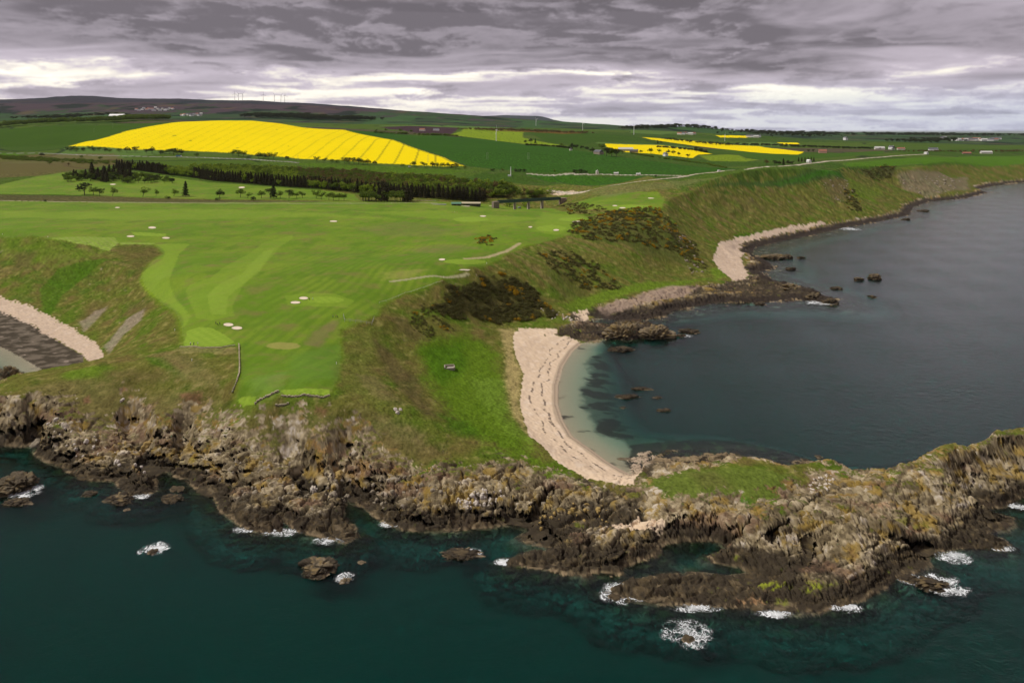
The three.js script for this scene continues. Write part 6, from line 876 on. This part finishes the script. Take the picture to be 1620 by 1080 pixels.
// ───────────── golfers ─────────────
function figure(pose) {                                   // one continuous body from tapered limbs, meshed from its distance field
  const n = 64, mc = new MarchingCubes(n, new THREE.MeshBasicMaterial(), false, false, 60000), S = 1.0, c = 0.92; mc.isolation = 0;
  const B = [[0, 0.98, 0, 0.15, 0, 1.36, 0.02, 0.17], [0, 1.36, 0.02, 0.15, 0, 1.5, 0.03, 0.07], [-0.14, 1.42, 0.02, 0.07, 0.14, 1.42, 0.02, 0.07], [0, 1.60, 0.04, 0.10, 0, 1.68, 0.03, 0.105], [0, 1.62, 0.13, 0.022, 0, 1.60, 0.14, 0.02]];
  for (const s of [-1, 1]) { const k = pose.step * s; B.push([s * 0.09, 0.95, 0, 0.11, s * 0.11, 0.5, k + 0.04, 0.075], [s * 0.11, 0.5, k + 0.04, 0.072, s * 0.12, 0.08, k * 1.2, 0.05], [s * 0.12, 0.05, k * 1.2 - 0.03, 0.045, s * 0.13, 0.04, k * 1.2 + 0.15, 0.04]); const [ex, ey, ez, hx, hy, hz] = pose.arm; B.push([s * 0.19, 1.40, 0.01, 0.055, s * ex, ey, ez, 0.045], [s * ex, ey, ez, 0.043, s * hx, hy, hz, 0.032], [s * hx, hy, hz, 0.035, s * hx * 0.95, hy - 0.07, hz + 0.02, 0.026]); for (let f = 0; f < 4; f++) B.push([s * hx + (f - 1.5) * 0.018, hy - 0.07, hz + 0.02, 0.011, s * hx + (f - 1.5) * 0.02, hy - 0.14 + 0.01 * Math.abs(f - 1), hz + 0.04, 0.009]); B.push([s * hx - s * 0.03, hy - 0.03, hz + 0.03, 0.011, s * hx - s * 0.05, hy - 0.08, hz + 0.06, 0.009]); }
  for (let z = 0; z < n; z++) for (let y = 0; y < n; y++) for (let x = 0; x < n; x++) {
    const X = (x - n / 2) / (n / 2) * S, Y = (y - n / 2) / (n / 2) * S + c, Z = (z - n / 2) / (n / 2) * S; let d = 9;
    for (const b of B) { const ax = X - b[0], ay = Y - b[1], az = Z - b[2], ex = b[4] - b[0], ey = b[5] - b[1], ez = b[6] - b[2], t = clamp((ax * ex + ay * ey + az * ez) / (ex * ex + ey * ey + ez * ez)), q = Math.hypot(ax - t * ex, ay - t * ey, az - t * ez) - mix(b[3], b[7], t), k = 0.035, h = clamp(0.5 + 0.5 * (d - q) / k); d = mix(d, q, h) - k * h * (1 - h); }
    mc.field[x + y * n + z * n * n] = -d;
  }
  mc.update(); const N = mc.count, p = new Float32Array(N * 3), nn = new Float32Array(N * 3); for (let i = 0; i < N; i++) { p[i * 3] = mc.positionArray[i * 3] * S; p[i * 3 + 1] = mc.positionArray[i * 3 + 1] * S + c; p[i * 3 + 2] = mc.positionArray[i * 3 + 2] * S; } nn.set(mc.normalArray.subarray(0, N * 3));
  const g = new THREE.BufferGeometry(); g.setAttribute('position', new THREE.BufferAttribute(p, 3)); g.computeVertexNormals(); return g;
}
{
  const poses = [{ step: 0.03, arm: [0.26, 1.15, -0.02, 0.27, 0.92, 0.08] }, { step: 0.14, arm: [0.27, 1.16, -0.06, 0.25, 0.98, 0.12] }, { step: 0.05, arm: [0.24, 1.16, 0.10, 0.06, 1.0, 0.32] }].map(figure), m = new THREE.MeshStandardMaterial({ vertexColors: true, roughness: 0.9 });
  const dress = (g0, top, legs, cap) => { const g = g0.clone(), p = g.attributes.position, cc = []; for (let i = 0; i < p.count; i++) { const y = p.getY(i), x = Math.abs(p.getX(i)), z = p.getZ(i); const hand = y < 1.0 && y > 0.75 && (x > 0.21 || z > 0.22); cc.push(...(y < 0.09 ? [0.06, 0.05, 0.045] : hand ? [0.42, 0.26, 0.19] : y < 0.99 ? legs : y < 1.47 ? top : y > 1.66 ? cap : [0.42, 0.26, 0.19])); } g.setAttribute('color', new THREE.Float32BufferAttribute(cc, 3)); return g; };
  const navy = [0.02, 0.03, 0.07], white = [0.75, 0.75, 0.73], black = [0.025, 0.025, 0.028], red = [0.35, 0.05, 0.04], beige = [0.35, 0.29, 0.2], blue = [0.08, 0.2, 0.42], hair = [0.08, 0.055, 0.035];
  for (const [px, py, pose, top, legs, cap, turn, label] of [[301, 546, 0, white, navy, white, 0.4, 'person in white top and dark trousers at the green edge'], [306, 546.6, 2, black, black, hair, 1.2, 'person in black with hands together at the green edge'], [312.5, 546, 0, white, beige, navy, -0.6, 'person in white top and beige trousers at the green edge'], [341, 513, 1, black, navy, hair, 1.5, 'person in black walking behind the oval green'], [347, 513.6, 1, navy, black, black, 1.3, 'person in navy walking behind the oval green'], [489.5, 475.5, 2, black, black, black, 1.0, 'person in black beside the long narrow green'], [494.5, 475.8, 0, blue, beige, white, -1.0, 'person in pale blue beside the long narrow green'], [526.5, 502.8, 1, black, black, hair, 1.6, 'person in black walking by the corner plot'], [531, 502.5, 1, red, navy, hair, 1.4, 'person in red brown top by the corner plot'], [719, 336.5, 0, white, black, hair, 0.2, 'person in white standing before the golf hut'], [716, 336.8, 2, beige, navy, white, 0.8, 'person in beige standing before the golf hut'], [723, 336.5, 0, red, beige, hair, -0.4, 'person in red standing before the golf hut'], [493, 321.5, 1, navy, black, white, 1.6, 'person in navy walking on the gravel track']]) {
    const o = thing('person', label, 'person', spot(px, py), turn, 'golfers'); part('body', dress(poses[pose], top, legs, cap), m, o);
    if (pose === 2) part('golf_club', tube(V(0.0, 0.98, 0.36), V(0.05, 0.04, 0.75), 0.012, 0.008, 5), greyMat, o);
  }
  for (const [px, py, label] of [[534, 502.6, 'dark golf trolley with upright bag by the corner plot'], [344, 514.4, 'golf trolley pulled behind the oval green']]) { const o = thing('golf_trolley', label, 'golf trolley', spot(px, py), 0.7); part('bag', new THREE.CapsuleGeometry(0.16, 0.75, 4, 10).rotateZ(0.5).translate(-0.15, 0.75, 0), std(0.03, 0.03, 0.035), o); part('frame', tube(V(0.1, 0.3, 0), V(-0.65, 1.05, 0), 0.02, 0.02), greyMat, o); for (const s of [-1, 1]) part('wheel', new THREE.TorusGeometry(0.15, 0.035, 6, 14).translate(0.1, 0.18, s * 0.3), tyre, o); part('axle', tube(V(0.1, 0.18, -0.3), V(0.1, 0.18, 0.3), 0.015, 0.015), greyMat, o); }
}
{ // tee markers and small white posts on the turf
  let k = 0; for (const [px, py, label] of [[276, 523, 'white marker post at the edge of the oval green path'], [303, 571, 'white marker post in the rough below the oval green'], [532, 577, 'white marker post on the plot edge above the hollow'], [770, 417, 'white ball-shaped marker at the cliff path green'], [702, 439, 'white marker post on the edge path'], [3, 371, 'white sign board at the top of the left slope'], [75, 375, 'white marker post at the pale tee corner']]) { const o = thing('marker_post', label, 'post', spot(px, py), 0, 'white posts on the course'); part('post', cyl(0.14, 0.12, 1.1, 0, -0.2, 0, 8), whiteMat, o); part('cap', new THREE.SphereGeometry(0.2, 8, 6).translate(0, 0.95, 0), whiteMat, o); }
}
renderer.render(scene, camera);
